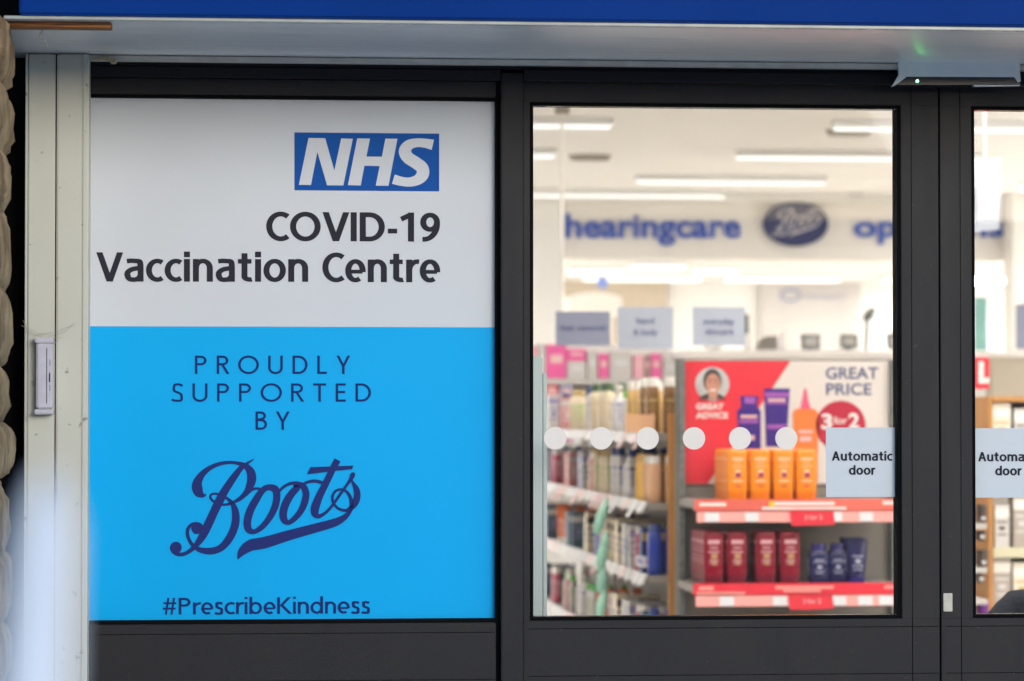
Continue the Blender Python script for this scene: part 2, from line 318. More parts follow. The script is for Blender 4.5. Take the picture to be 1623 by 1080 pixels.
# ------------------------------------------------------------------ drawn sans alphabet (broad pen: wv upright, wh level)
def arc(cx, cy, rx, ry, a0, a1, n=18):
    return [(cx + rx * math.cos(R(a0 + (a1 - a0) * i / n)), cy + ry * math.sin(R(a0 + (a1 - a0) * i / n))) for i in range(n + 1)]
def glyph(ch, w, h, xh):
    """list of ('s', points) pen strokes / ('p', polygon), and the width; cap height 1"""
    a, b = w / 2, h / 2; T = 1.0; o = []
    def st(*p): o.append(('s', list(p)))
    def bx(x0, x1, y0, y1): o.append(('p', [(x0, y0), (x1, y0), (x1, y1), (x0, y1)]))
    def dg(x0, y0, x1, y1, k=1.0):
        L = math.hypot(x1 - x0, y1 - y0); hw = w * k * L / abs(y1 - y0) / 2
        o.append(('p', [(x0 - hw, y0), (x0 + hw, y0), (x1 + hw, y1), (x1 - hw, y1)]))
    if ch == ' ': return [], .26
    if ch == '-': bx(0, .30, .36 - b, .36 + b); return o, .30
    if ch == '#':
        dg(.14, 0, .26, T, .75); dg(.40, 0, .52, T, .75); bx(.03, .62, .62, .62 + h * .85); bx(0, .59, .30, .30 + h * .85); return o, .64
    if ch == '1': bx(.25, .25 + w, 0, T); st((.03, T - .23), (.25 + a * .9, T - b * .9)); return o, .25 + w + .10
    if ch == '9':
        o.append(('s', arc(.30, .67, .30 - a, .33 - b, 0, 360, 30)))
        st(*([(.60 - a, .67)] + arc(.12, .62, .48 - a, .62 - b, 0, -90, 14)[1:] + [(.07, b)])); return o, .60
    if ch == 'A': dg(.0 + a, 0, .36, T); dg(.72 - a, 0, .36, T); bx(.16, .56, .27, .27 + h); return o, .72
    if ch == 'B':
        bx(0, w, 0, T); st(*([(a, T - b), (.26, T - b)] + arc(.26, .765, .23 - a, .235 - b, 90, -90)[1:] + [(a, .53)]))
        st(*([(a, .53), (.28, .53)] + arc(.28, .265 + b / 2, .26 - a, .265 - b / 2, 90, -90)[1:] + [(a, b)])); return o, .54
    if ch == 'C': o.append(('s', arc(.50, .5, .50 - a, .51 - b, 52, 308, 34))); return o, .76
    if ch == 'D':
        bx(0, w, 0, T); st(*([(a, T - b), (.28, T - b)] + arc(.28, .5, .43 - a, .5 - b, 90, -90, 26)[1:] + [(a, b)])); return o, .71
    if ch == 'E': bx(0, w, 0, T); [bx(w * .9, x, y, y + h) for x, y in ((.46, 0), (.43, .47), (.46, T - h))]; return o, .47
    if ch == 'I': bx(0, w, 0, T); return o, w
    if ch == 'K': bx(0, w, 0, T); dg(.16, .46, .56, T); dg(.21, .52, .62, 0); return o, .64
    if ch == 'L': bx(0, w, 0, T); bx(w * .9, .45, 0, h); return o, .45
    if ch == 'O': o.append(('s', arc(.49, .5, .49 - a, .51 - b, 0, 360, 44))); return o, .98
    if ch in 'PR':
        bx(0, w, 0, T); st(*([(a, T - b), (.28, T - b)] + arc(.28, .735, .27 - a, .265 - b, 90, -90)[1:] + [(a, .47 + b)]))
        if ch == 'R': dg(.27, .49, .54, 0)
        return o, .57
    if ch == 'S':
        st((.50, .86), (.40, .95 - b * .4), (.28, 1.01 - b), (.14, .94 - b * .5), (.05 + a, .76), (.12, .60), (.27, .51), (.43, .41), (.52 - a, .25), (.44, .08), (.27, b - .01), (.13, .04 + b * .4), (.0, .12)); return [('c', o[0][1])], .52
    if ch == 'T': bx(0, .60, T - h, T); bx(.30 - a, .30 + a, 0, T - h * .9); return o, .60
    if ch == 'U': st(*([(a, T)] + arc(.345, .33, .345 - a, .34 - b, 180, 360, 24) + [(.69 - a, T)])); return o, .69
    if ch == 'V': dg(a * 1.05, T, .36, 0); dg(.72 - a * 1.05, T, .36, 0); return o, .72
    if ch == 'Y': dg(a, T, .32, .42); dg(.64 - a, T, .32, .42); bx(.32 - a, .32 + a, 0, .45); return o, .64
    X2 = xh
    if ch == 'a':
        bx(.47 - w, .47, 0, X2 * .68)
        return o + [('c', [(.06, X2 * .90), (.15, X2 * .97 - b * .5), (.25, X2 + .01 - b), (.37, X2 * .93 - b * .4), (.47 - a * 1.1, X2 * .80), (.47 - a, X2 * .62)]),
                    ('c', [(.47 - w * .6, X2 * .59), (.31, X2 * .585), (.17, X2 * .53), (a + .005, X2 * .40), (a + .005, X2 * .25), (.12, X2 * .085 + b * .4), (.21, b - .01), (.32, X2 * .06 + b * .6), (.47 - w * .6, X2 * .24)])], .47
    if ch == 'b': bx(0, w, 0, 1.04); o.append(('s', arc(.29, X2 / 2, .29 - a, X2 / 2 + .01 - b, 0, 360, 32))); return o, .58
    if ch == 'c': o.append(('s', arc(.31, X2 / 2, .31 - a, X2 / 2 + .01 - b, 55, 305, 26))); return o, .46
    if ch == 'd': bx(.58 - w, .58, 0, 1.04); o.append(('s', arc(.29, X2 / 2, .29 - a, X2 / 2 + .01 - b, 0, 360, 32))); return o, .58
    if ch == 'e':
        o.append(('s', arc(.28, X2 / 2, .28 - a, X2 / 2 + .01 - b, -8, 0, 2)[:1] + arc(.28, X2 / 2, .28 - a, X2 / 2 + .01 - b, 0, 305, 32)))
        bx(w * .6, .54 - w * .4, X2 * .46 - b * .85, X2 * .46 + b * .85); return o, .555
    if ch == 'i': bx(0, w, 0, X2); bx(0, w, 1.03 - w, 1.03); return o, w
    if ch == 'n' or ch == 'm':
        bx(0, w, 0, X2); R_ = .24
        st(*([(a, X2 * .55)] + arc(.255, X2 * .60, .255 - a, X2 * .40 - b + .01, 165, 0, 18) + [(.51 - a, 0)]))
        if ch == 'n': return o, .51
        st(*([(.51 - a, X2 * .55)] + arc(.51 - w + .255, X2 * .60, .255 - a, X2 * .40 - b + .01, 165, 0, 18) + [(1.02 - w - a, 0)])); return o, 1.02 - w
    if ch == 'o': o.append(('s', arc(.29, X2 / 2, .29 - a, X2 / 2 + .01 - b, 0, 360, 34))); return o, .58
    if ch == 'r': bx(0, w, 0, X2); st(*([(a, X2 * .5)] + arc(.32, X2 * .52, .32 - a, X2 * .48 - b + .01, 170, 88, 10) + [(.36, X2 + .005 - b)])); return o, .36
    if ch == 's':
        q = [(.36, .88), (.27, .955 - b * .5), (.19, 1.01 - b), (.09, .93 - b * .4), (.04 + a, .76), (.10, .61), (.20, .52), (.31, .43), (.385 - a, .26), (.31, .08), (.19, b - .01), (.1, .03 + b * .4), (.01, .12)]
        return [('c', [(x, (y if .1 < y < .9 else y) * X2) for x, y in q])], .38
    if ch == 't': bx(.09, .09 + w, .16, X2 + .20); bx(0, .34, X2 - h, X2); st(*([(.09 + a, .24)] + arc(.09 + a + .15, .17, .15, .17 - b, 180, 275, 10) + [(.35, b * 1.1)])); return o, .355
    if ch == 'u': bx(.51 - w, .51, 0, X2); st(*([(a, X2)] + arc(.255, X2 * .40, .255 - a, X2 * .40 - b + .01, 180, 345, 18))); return o, .51
    return [], .3
KX = {'a': 1.30, 'c': 1.18, 'n': 1.25, 't': 1.28, 'o': 1.24, 'e': 1.22, 'r': 1.2, 'V': 1.2, 'C': .93, 'D': 1.13, '9': 1.06, 'u': 1.22, 'm': 1.18, 'd': 1.2, 'A': 1.12}
def hglyph(ch, w, h, xh):
    k = KX.get(ch, 1.0); g, wd = glyph(ch, w / k, h, xh)
    return [(t, [(x * k, y) for x, y in p]) for t, p in g], wd * k
def write(mb, s, x0, x1, y0, y1, cap, wv, wh, Y, xh=.74, track=.10, mi=0, human=False):
    """set a line of the drawn alphabet between photo columns x0 and x1 with its baseline from y0 to y1"""
    wv0 = wv
    for it in range(4):
        gf = hglyph if human else glyph
        tt = sum(gf(c, wv, wh, xh)[1] + track for c in s) - track
        wv = wv0 / ((x1 - x0) / (tt * cap))
    gl = [gf(c, wv, wh, xh) for c in s]; tot = 0; pos = []
    for i, (g, wd) in enumerate(gl):
        pos.append(tot); tr = track
        if s[i] in 'OCoce' : tr -= .02
        if s[i] in 'Vr' : tr -= .055
        if i + 1 < len(s) and s[i + 1] in 'OCocedV': tr -= .02
        if s[i] == 'P' and s[i + 1:i + 2] == 'r': tr -= .0
        tot += wd + (0 if s[i] == ' ' and 0 else tr)
    tot = pos[-1] + gl[-1][1]
    sx = (x1 - x0) / tot
    for (g, wd), px in zip(gl, pos):
        for k, (typ, pts) in enumerate(g):
            f = lambda x, y, k=k: P(x0 + (px + x) * sx, y0 + (y1 - y0) * ((px + x) / tot) - y * cap, Y - .00012 * k)
            if typ == 'p': mb.poly([f(x, y) for x, y in pts], mi)
            else:
                q = []
                n = len(pts)
                for i, (x, y) in enumerate(pts):
                    cl = typ == 's' and abs(pts[0][0] - pts[-1][0]) + abs(pts[0][1] - pts[-1][1]) < 1e-6
                    a = pts[(i - 1) if i else (-2 if cl else 0)]; b = pts[(i + 1) if i < n - 1 else (1 if cl else n - 1)]
                    dx, dy = b[0] - a[0], b[1] - a[1]; L = math.hypot(dx, dy) or 1
                    q.append((x, y, math.hypot(wv * dy / L, wh * dx / L)))
                # ends of closed rings share their joint
                if typ == 's' and cl:
                    mb.ribbon(q[:-1], f, mi, closed=True, straight=True)
                else:
                    mb.ribbon(q, f, mi, straight=(typ == 's'), sub=5)
    return mb
Z4 = lambda x, y: (230 + x / 3.6, 700 + y / 3.6)
def script_word(mb, place, mi=0):
    """the looping script wordmark; place(px, py, layer) puts a photo pixel of the big one somewhere"""
    def z7(p): return [(260 + x / 5.4, 700 + y / 5.4, w_ / 5.4) for x, y, w_ in p]
    def z8(p): return [(420 + x / 5.4, 700 + y / 5.4, w_ / 5.4) for x, y, w_ in p]
    def z4(p): return [(230 + x / 3.6, 700 + y / 3.6, w_ / 3.6) for x, y, w_ in p]
    L = [0]
    def rib(p, closed=False):
        k = L[0]; L[0] += 1
        mb.ribbon(p, lambda x, y: place(x, y, k), mi, closed=closed)
    rib(z7([(768, 153, 10), (735, 173, 18), (700, 195, 28), (655, 232, 46), (590, 318, 60), (525, 415, 68), (478, 500, 74), (432, 595, 72), (388, 690, 74), (345, 780, 72), (305, 848, 58), (255, 908, 40), (200, 950, 34), (145, 968, 34), (98, 955, 38), (75, 925, 44), (72, 900, 40)]))
    rib(z7([(362, 452, 8), (335, 462, 38), (300, 440, 80), (283, 395, 90), (288, 345, 76), (325, 283, 56), (385, 232, 42), (465, 195, 34), (550, 180, 28), (630, 186, 30), (700, 212, 50), (742, 262, 72), (750, 325, 78), (733, 385, 66), (700, 440, 46), (650, 488, 34), (590, 522, 26), (530, 541, 22), (475, 536, 22), (424, 512, 22), (397, 482, 22), (404, 456, 20), (440, 447, 20), (495, 462, 22), (545, 492, 26), (590, 540, 42), (612, 610, 62), (612, 690, 68), (590, 770, 68), (545, 850, 66), (485, 912, 60), (410, 938, 60), (340, 935, 52), (285, 918, 40), (235, 875, 32), (205, 815, 30), (203, 755, 30), (232, 715, 28), (275, 702, 26), (310, 715, 30), (332, 745, 34)]))
    for c, r in (((102, 908), 50), ((282, 745), 48)):
        k = L[0]; L[0] += 1; mb.disc((260 + c[0] / 5.4, 700 + c[1] / 5.4), r / 5.4, lambda x, y: place(x, y, k), mi, 28)
    rib(z7([(590, 522, 26), (650, 495, 28), (705, 452, 28), (755, 412, 24), (805, 403, 22), (860, 425, 20)]))
    rib(z4([(702, 262, 34), (742, 272, 42), (752, 312, 40), (742, 370, 40), (712, 432, 36), (668, 487, 32), (622, 515, 28), (590, 500, 40), (584, 455, 44), (600, 395, 44), (632, 335, 42), (668, 282, 36)]), True)
    rib(z4([(855, 247, 22), (898, 254, 36), (918, 292, 38), (912, 342, 40), (890, 395, 36), (855, 438, 32), (818, 463, 28), (793, 445, 40), (789, 402, 44), (805, 350, 44), (835, 300, 42), (868, 262, 36)]), True)
    rib(z4([(762, 288, 16), (790, 260, 17), (825, 242, 18), (862, 237, 20), (900, 246, 22)]))
    rib(z4([(890, 252, 14), (925, 233, 17), (968, 226, 19), (1010, 235, 19), (1040, 245, 14)]))
    rib(z8([(622, 158, 58), (588, 222, 56), (550, 300, 56), (510, 380, 58), (465, 470, 64), (432, 560, 72), (428, 615, 62), (458, 640, 40), (505, 620, 28), (555, 575, 24), (605, 510, 24), (660, 430, 24), (710, 360, 24), (742, 310, 36), (752, 282, 42), (754, 264, 18)]))
    rib(z8([(738, 325, 10), (760, 365, 30), (783, 410, 50), (790, 460, 56), (778, 515, 56), (748, 560, 46), (705, 588, 30), (655, 585, 24), (612, 560, 22), (582, 515, 22), (580, 465, 22), (605, 425, 22), (650, 410, 20), (698, 428, 22), (730, 475, 28), (742, 530, 34), (738, 575, 34), (715, 615, 36), (680, 650, 50), (620, 685, 66), (540, 712, 74), (400, 750, 80), (200, 805, 88), (0, 865, 100), (-110, 885, 98), (-165, 915, 86), (-205, 955, 60), (-232, 1008, 8)]))
    k = L[0]; q = [(390, 220), (757, 206), (745, 238), (600, 252), (360, 282)]
    mb.poly([place(420 + x / 5.4, 700 + y / 5.4, k) for x, y in q], mi)
    return mb

# ================================================================== THE SHOPFRONT
x_guide0, x_guide1 = X(39, -.1), X(139.5, -.1)
zsoff = 2.314
CY = -.66                                             # front edge of the canopy
# frame member helper (front face yf, back y .06)
ZB = 0.0
x_w0, x_w1 = X(100), X(785)
x_m0, x_m1 = X(792), X(828)
x_g0, x_g1 = X(845), X(1422)
x_mid = X(1488.5)
x_h0 = X(1545)
lw = x_mid - x_m1                                    # one door leaf
x_d2 = x_mid + lw
x_end = x_d2 + (x_m1 - x_m0)
zt = Z(170, 0, 1130); zb = Z(976.5, 0, 1130)
zws, zwb = Z(157, 0, 460), Z(982.5, 0, 460)
# --- fixed window on the left
t = thing('shop_window', (x_w0, 0, 0), 'charcoal framed fixed shop window carrying the large printed health sign', 'window')
m = MB(); m.box(x_w0 - .06, x_w1 + .0003, -.012, .07, zws + .006, Z(131)); m.build('top_rail', 'frame', t, bevel=.0015)
m = MB(); m.box(x_w0 - .06, x_w1 + .0003, -.012, .07, .12, zwb - .008); m.build('bottom_panel', 'frame', t, bevel=.0015)
m = MB(); m.box(x_w0 - .06, x_w1 + .003, -.020, .07, 0, .12); m.build('sill', 'frame', t, bevel=.003)
m = MB(); m.box(x_w1 + .0005, x_w1 + .009, -.006, .07, .12, Z(131)); m.box(x_w0 - .06, x_w1, -.004, .06, zws, zws + .0055); m.box(x_w0 - .06, x_w1, -.004, .06, zwb - .0075, zwb); m.build('gasket', 'gasket', t)
m = MB(); m.box(x_w0 - .06, x_w1, .022, .03, zwb, zws); m.build('glass_pane', 'glass', t)
for py in (1001.5, 1076):
    m = MB(); m.box(x_w0 - .06, x_w1 - .001, -.0128, -.011, Z(py + .5), Z(py - .5)); m.build('panel_seam', 'gasket', t)
# --- mullion and header
m = MB(); m.box(x_m0 + .001, x_m1 - .001, -.028, .09, 0, Z(118)); m.build('window_mullion', 'frame', bevel=.002, label='narrow charcoal upright post between printed window and glass door', cat='post')
m = MB(); m.box(x_w0 - .06, x_m0 + .0005, -.022, .09, Z(130.3), Z(113)); m.box(x_w0 - .06, x_end, -.016, .09, Z(112), zsoff - .002)
m.box(x_m1 + .0005, x_end, -.030, .09, Z(130), Z(113)); m.box(x_w0 - .06, x_end, .0905, .099, Z(128), zsoff - .002); m.build('door_header', 'frame', bevel=.0015, label='dark header beam running above window and doors under the canopy', cat='header beam')
# --- two sliding door leaves
def door(x0, x1, g0, g1, lab, flip):
    t = thing('sliding_door', (x0, 0, 0), lab, 'door')
    yf = -.008
    m = MB(); m.box(x0 + .0015, x1 - .0025, yf, .05, zt + .007, Z(131.5)); m.build('top_rail', 'frame', t, bevel=.0015)
    m = MB(); m.box(x0 + .0015, x1 - .0025, yf, .05, .02, zb - .008); m.build('bottom_rail', 'frame', t, bevel=.0015)
    for a, b in ((x0 + .0015, g0 - .008), (g1 + .0075, x1 - .0025)):
        m = MB(); m.box(a, b, yf - .0006, .051, zb - .0085, zt + .0075); m.build('stile', 'frame', t, bevel=.0012)
    for xx in ((g1 + (x1 - g1) * .33,) if not flip else (g0 - (g0 - x0) * .42,)):
        m = MB(); m.box(xx - .0006, xx + .0006, yf - .0014, yf + .001, .02, Z(131.5)); m.build('stile_seam', 'gasket', t)
    for py in (997, 1072):
        m = MB(); m.box(x0 + .012, x1 - .004, yf - .0008, yf + .002, Z(py + .5), Z(py - .5)); m.build('rail_seam', 'gasket', t)
    m = MB()
    m.box(g0 - .0078, g0, -.004, .045, zb, zt); m.box(g1, g1 + .0073, -.004, .045, zb, zt)
    m.box(g0 - .0078, g1 + .0073, -.0042, .045, zt + .0002, zt + .0068); m.box(g0 - .0078, g1 + .0073, -.0042, .045, zb - .0078, zb - .0002)
    m.build('gasket', 'gasket', t, bevel=.0008)
    m = MB(); m.box(g0, g1, .018, .026, zb, zt); m.build('glass_pane', 'glass', t)
    return t
d1 = door(x_m1, x_mid, x_g0, x_g1, 'left glass sliding door, with the row of white dots', False)
d2 = door(x_mid, x_d2, x_h0, x_d2 - (x_g0 - x_m1), 'right glass sliding door, cut off by the edge of the photo', True)
m = MB(); m.box(x_mid - .0022, x_mid + .0012, .0, .05, .02, Z(131.5)); m.build('brush_seal', 'gasket', d1)
m = MB(); m.box(x_d2 + .001, x_end, -.028, .09, 0, Z(131)); m.build('door_jamb', 'frame', bevel=.002, label='charcoal upright jamb at the far side of the right door', cat='post')
m = MB(); m.box(X(1492), X(1506.5), -.0125, -.0088, Z(969, 0, 1500), Z(940, 0, 1500)); m.build('keeper_plate', 'plate', bevel=.0008, label='small grey metal plate on the dark door stile low down', cat='plate')
# --- inner guard rail seen behind the left edge of the door glass
t = thing('guard_screen', (X(850, .3), .3, 0), 'silver aluminium guard upright behind left edge of door glass', 'guard rail')
m = MB(); m.box(X(838, .3), X(858.5, .3), .28, .32, 0, Z(565, .3)); m.build('outer_post', 'alu', t, bevel=.003)
m = MB(); m.box(X(859, .3), X(866, .3), .285, .315, 0, Z(592, .3)); m.build('inner_channel', 'alu', t, bevel=.002)
m = MB(); m.box(X(858.1, .3), X(859.2, .3), .286, .31, 0, Z(592, .3)); m.build('groove', 'gasket', t)

# --- shutter guides
t = thing('shutter_guide', (x_guide0, -.12, 0), 'weathered cream aluminium shutter guide rail at left of window', 'shutter guide')
xs = X(87.5, -.1)
m = MB(); m.box(x_guide0 + .006, xs - .0015, -.10, .05, 0, zsoff - .002); m.build('outer_channel', 'guide', t, bevel=.002)
m = MB(); m.box(x_guide0, x_guide0 + .005, -.104, .05, 0, zsoff - .002); m.build('edge_flange', 'guide', t, bevel=.001)
m = MB(); m.box(xs + .0015, x_guide1, -.103, .05, 0, zsoff - .002); m.build('inner_channel', 'guide', t, bevel=.003)
m = MB(); m.box(xs - .0014, xs + .0014, -.09, .05, 0, zsoff - .002); m.build('joint_gap', 'gasket', t)
m = MB(); m.box(x_guide1 - .012, x_guide1 - .004, -.106, -.1031, 0, zsoff - .002); m.build('lip', 'guide', t, bevel=.001)
# contact box on the guide
t = thing('contact_sensor', (X(71, -.13), -.13, Z(597, -.13, 71)), 'slim lavender grey sensor box mounted on the cream guide', 'sensor')
Yc = -.125
m = MB(); m.box(X(58, Yc), X(84, Yc), -.135, -.1005, Z(648, Yc, 70), Z(543, Yc, 70)); m.build('body', 'lav', t, bevel=.003)
for a, b in ((544, 535), (657, 649)):
    m = MB(); m.box(X(55, Yc), X(85, Yc), -.138, -.1004, Z(a, Yc, 70), Z(b, Yc, 70)); m.build('end_cap', 'lav', t, bevel=.002)
m = MB(); m.box(X(74, Yc), X(75, Yc), -.1358, -.1345, Z(640, Yc, 70), Z(552, Yc, 70)); m.box(X(78, Yc), X(80, Yc), -.1357, -.1345, Z(606, Yc, 70), Z(592, Yc, 70))
for k in range(3): m.box(X(79, Yc), X(79.7, Yc), -.1357, -.1345, Z(580 + k * 20, Yc, 70), Z(570 + k * 20, Yc, 70))
m.build('scratch_marks', 'ink', t)
m = MB(); rw = random.Random(3)
for (a, b) in [((36, 508), (58, 526)), ((34, 516), (72, 530)), ((40, 526), (100, 536)), ((58, 534), (92, 528)), ((92, 530), (118, 512)), ((60, 530), (118, 514)), ((70, 535), (92, 540)), ((38, 512), (50, 530)), ((86, 546), (93, 528))]:
    p0, p1 = P(*a, -.11), P(*b, -.112); mid_ = (p0 + p1) / 2 + Vector((0, -.004, -.006)); m.tube([p0, mid_, p1], .00045, 4)
m.build('cobweb', 'web', label='wispy grey cobweb strands stretched above the lavender sensor', cat='cobweb')

# --- printed sign
t = thing('health_sign', (X(460), .01, 1.5), 'large white and blue printed vaccination centre sign filling the left window', 'sign')
zsplit = Z(518, 0, 460)
xl = x_guide1 - .03
m = MB(); m.box(xl - .02, x_w1 - .0005, .012, .0215, zsplit, zws - .0005); m.build('white_panel', 'vinyl_white', t)
m = MB(); m.box(xl - .02, x_w1 - .0005, .0121, .0214, zwb + .0005, zsplit - .0002); m.build('blue_panel', 'vinyl_blue', t)
YS = .0115
def z5(x, y): return (440 + x / 3.858, 180 + y / 3.858)
m = MB(); m.poly([P(*z5(*q), YS) for q in ((103, 116), (988, 124), (988, 477), (103, 470))]); badge = m.build('badge', 'nhs_blue', t)
m = MB(); f5 = lambda x, y: P(*z5(x, y), YS - .0005)
m.poly([f5(*q) for q in ((130, 437), (189, 150), (291, 152), (347, 350), (389, 153), (460, 155), (402, 441), (303, 440), (243, 236), (204, 438))])
m.poly([f5(*q) for q in ((430, 439), (487, 153), (565, 154), (543, 264), (638, 265), (659, 154), (733, 155), (678, 443), (600, 442), (624, 322), (531, 320), (508, 441))])
m.ribbon([(949, 192, 64), (900, 182, 56), (848, 180, 54), (802, 194, 64), (779, 230, 76), (797, 270, 74), (845, 302, 74), (884, 335, 76), (886, 375, 76), (856, 406, 64), (806, 420, 56), (755, 415, 56), (708, 402, 60)], f5)
m.build('badge_letters', 'vinyl_white', badge)
YS = .0112
m = MB(); write(m, 'COVID-19', 422, 697.5, 382, 383.5, 46, .205, .165, YS, track=.095, human=True); m.build('first_line', 'ink', t)
m = MB(); write(m, 'Vaccination', 152.5, 488.5, 446.5, 447, 46.3, .200, .155, YS, xh=.775, track=.095, human=True); m.build('vaccination_word', 'ink', t)
m = MB(); write(m, 'Centre', 511, 697.5, 447.2, 447.8, 46.3, .200, .155, YS, xh=.775, track=.095, human=True); m.build('centre_word', 'ink', t)
for s_, a, b, yy, tr in (('PROUDLY', 309, 555, 593, .46), ('SUPPORTED', 272, 588, 637, .44), ('BY', 405, 459, 681.5, .42)):
    m = MB(); write(m, s_, a, b, yy, yy, 29, .135, .122, YS, track=tr); m.build('support_line', 'navy', t)
m = MB(); script_word(m, lambda x, y, k: P(x, y, YS - .00012 * k)); m.build('script_wordmark', 'navy_logo', t)
m = MB(); write(m, '#PrescribeKindness', 258, 586, 974.5, 972.5, 26.5, .165, .14, YS, xh=.72, track=.09); m.build('hashtag_line', 'navy', t)

# --- dot stickers on the door glass
ords = ['leftmost', 'second', 'third', 'fourth', 'fifth', 'sixth and rightmost']
for k, px in enumerate((880, 953, 1026.5, 1100, 1173, 1246.5)):
    m = MB(); c = P(px, 695, .0165); n_ = 40; rr = 18 / FPX * 6.83
    m.plate([c + Vector((rr * math.cos(2 * math.pi * i / n_), 0, rr * math.sin(2 * math.pi * i / n_))) for i in range(n_)], .0013)
    m.build('dot_sticker', 'dot', label=ords[k] + ' of the six round white dots stuck across the door glass', cat='sticker', group='white dots across the door glass')
# --- automatic door notices
def notice(x0, x1, y0, y1, tx, lab):
    t = thing('door_notice', (X(x0), .015, Z(y1, 0, x0)), lab, 'notice')
    m = MB(); m.box(X(x0), X(x1), .0155, .0175, Z(y1, 0, x0), Z(y0, 0, x0)); m.build('card', 'notice', t, bevel=.0003)
    m = MB(); write(m, 'Automatic', tx, tx + 96, y0 + 52.5, y0 + 52.5, 14.8, .215, .175, .0145, xh=.75, track=.09, human=True); m.build('upper_word', 'ink', t)
    m = MB(); write(m, 'door', tx + 27, tx + 69, y0 + 74.8, y0 + 74.8, 14.8, .215, .175, .0145, xh=.75, track=.09, human=True); m.build('lower_word', 'ink', t)
notice(1311, 1420.5, 678, 788.5, 1318.5, 'pale blue square automatic door notice on the left door glass')
notice(1545.8, 1656, 679, 789.5, 1550.5, 'pale blue automatic door notice on the right door, cut by photo edge')

# --- canopy: fascia, soffit, trims
xcl = X(7, CY, 30); xcr = x_end + 2.2
t = thing('canopy', (xcl, CY, zsoff), 'shallow shop canopy with deep blue fascia and brushed metal soffit', 'canopy')
m = MB(); m.box(xcl + .03, xcr, CY - .03, CY - .004, zsoff + .006, zsoff + .75); m.build('fascia_panel', 'fascia', t, bevel=.004)
m = MB(); m.box(xcl, xcr, CY - .02, CY - .0035, zsoff - .001, zsoff + .005); m.build('fascia_trim', 'trim', t, bevel=.001)
m = MB(); m.add([(xcl, CY - .003, zsoff), (xcr, CY - .003, zsoff), (xcr, .09, zsoff), (X(20, 0, 85), .09, zsoff), (xcl, CY - .003, zsoff + .006), (xcr, CY - .003, zsoff + .006), (xcr, .09, zsoff + .006), (X(20, 0, 85), .09, zsoff + .006)],
      [(0, 3, 2, 1), (4, 5, 6, 7), (0, 1, 5, 4), (1, 2, 6, 5), (2, 3, 7, 6), (3, 0, 4, 7)]); m.build('soffit', 'soffit', t)
m = MB(); m.box(xcl + .03, xcr, CY, .09, zsoff + .74, zsoff + .78); m.box(xcl + .03, xcl + .04, CY, .09, zsoff + .007, zsoff + .739); m.build('top_deck', 'fascia', t)
# shutter bottom lath tucked under the rear edge
m = MB(); m.box(x_guide1 + .001, x_end, -.085, -.06, zsoff - .013, zsoff - .0015); m.build('shutter_lath', 'cream_metal', bevel=.0015, label='thin cream bottom lath of the roller shutter along the soffit', cat='shutter')
m = MB(); rw = random.Random(5)
pp = [P(146 + i * 4, 93.5 + (1.2 * math.sin(i)) + (3 if i > 7 else 0), -.09) for i in range(11)]
m.tube(pp, [.0015, .0022, .003, .0035, .003, .004, .005, .0045, .006, .007, .003], 9); m.build('foam_bead', 'foam', smooth=True, label='small lumpy yellowish foam bead under the soffit beside the guide', cat='foam')
# stained timber strip at the front underside, with hook
m = MB(); m.box(X(5, CY + .03, 40), X(177, CY + .03, 40), CY + .02, CY + .075, zsoff - .0105, zsoff - .0005); m.build('timber_strip', 'rust', bevel=.0015, label='rusty brown stained strip under the left end of the canopy', cat='timber strip')
hk = P(67, 50, CY + .1)
m = MB(); m.tube([hk + Vector((0, 0, .02)), hk, hk + Vector((-.004, 0, -.006)), hk + Vector((-.003, 0, -.014)), hk + Vector((.004, 0, -.017)), hk + Vector((.007, 0, -.010))], .0016, 8)
m.tube([hk + Vector((.004, 0, -.014)), hk + Vector((.008, 0, -.024)), hk + Vector((.012, 0, -.034))], .0005, 5)
m.build('wire_hook', 'steel', smooth=True, label='small bent wire hook hanging below the brown strip', cat='hook')
# --- radar sensor above the doors
t = thing('door_sensor', (X(1515, -.1), -.06, Z(120)), 'grey and black motion sensor with green light above the doors', 'sensor')
Ys = -.10
def prism(pts, ya, yb):          # pts in photo px on plane Ys
    a = [P(x, y, Ys) for x, y in pts]; mb = MB(); mb.plate([Vector((p.x, ya, p.z)) for p in a], yb - ya); return mb
m = prism([(1425, 99), (1615, 99), (1617, 129), (1614, 130), (1608, 122), (1437, 121), (1420, 134), (1416, 136), (1426, 119)][::-1], -.10, -.088); m.build('housing', 'sensor_grey', t, bevel=.001)
m = prism([(1436, 122.5), (1609, 122.5), (1615, 134), (1424, 134)][::-1], -.0985, -.06); m.build('black_lens', 'black_plastic', t, bevel=.001)
m = prism([(1544, 134.2), (1617, 133), (1617, 136), (1544, 137)][::-1], -.0985, -.085); m.build('lower_lip', 'sensor_grey', t)
m = MB(); c = P(1454, 128.5, -.0985); m.loft([(0, .0028, .0012, 2), (.004, .0028, .0012, 2), (.0055, .001, .0005, 2)], 12, cx=0, cy=0); m.v = [(c.x + x, c.y + y, c.z - .003 + z) for x, y, z in m.v]; m.build('green_light', 'led', t)

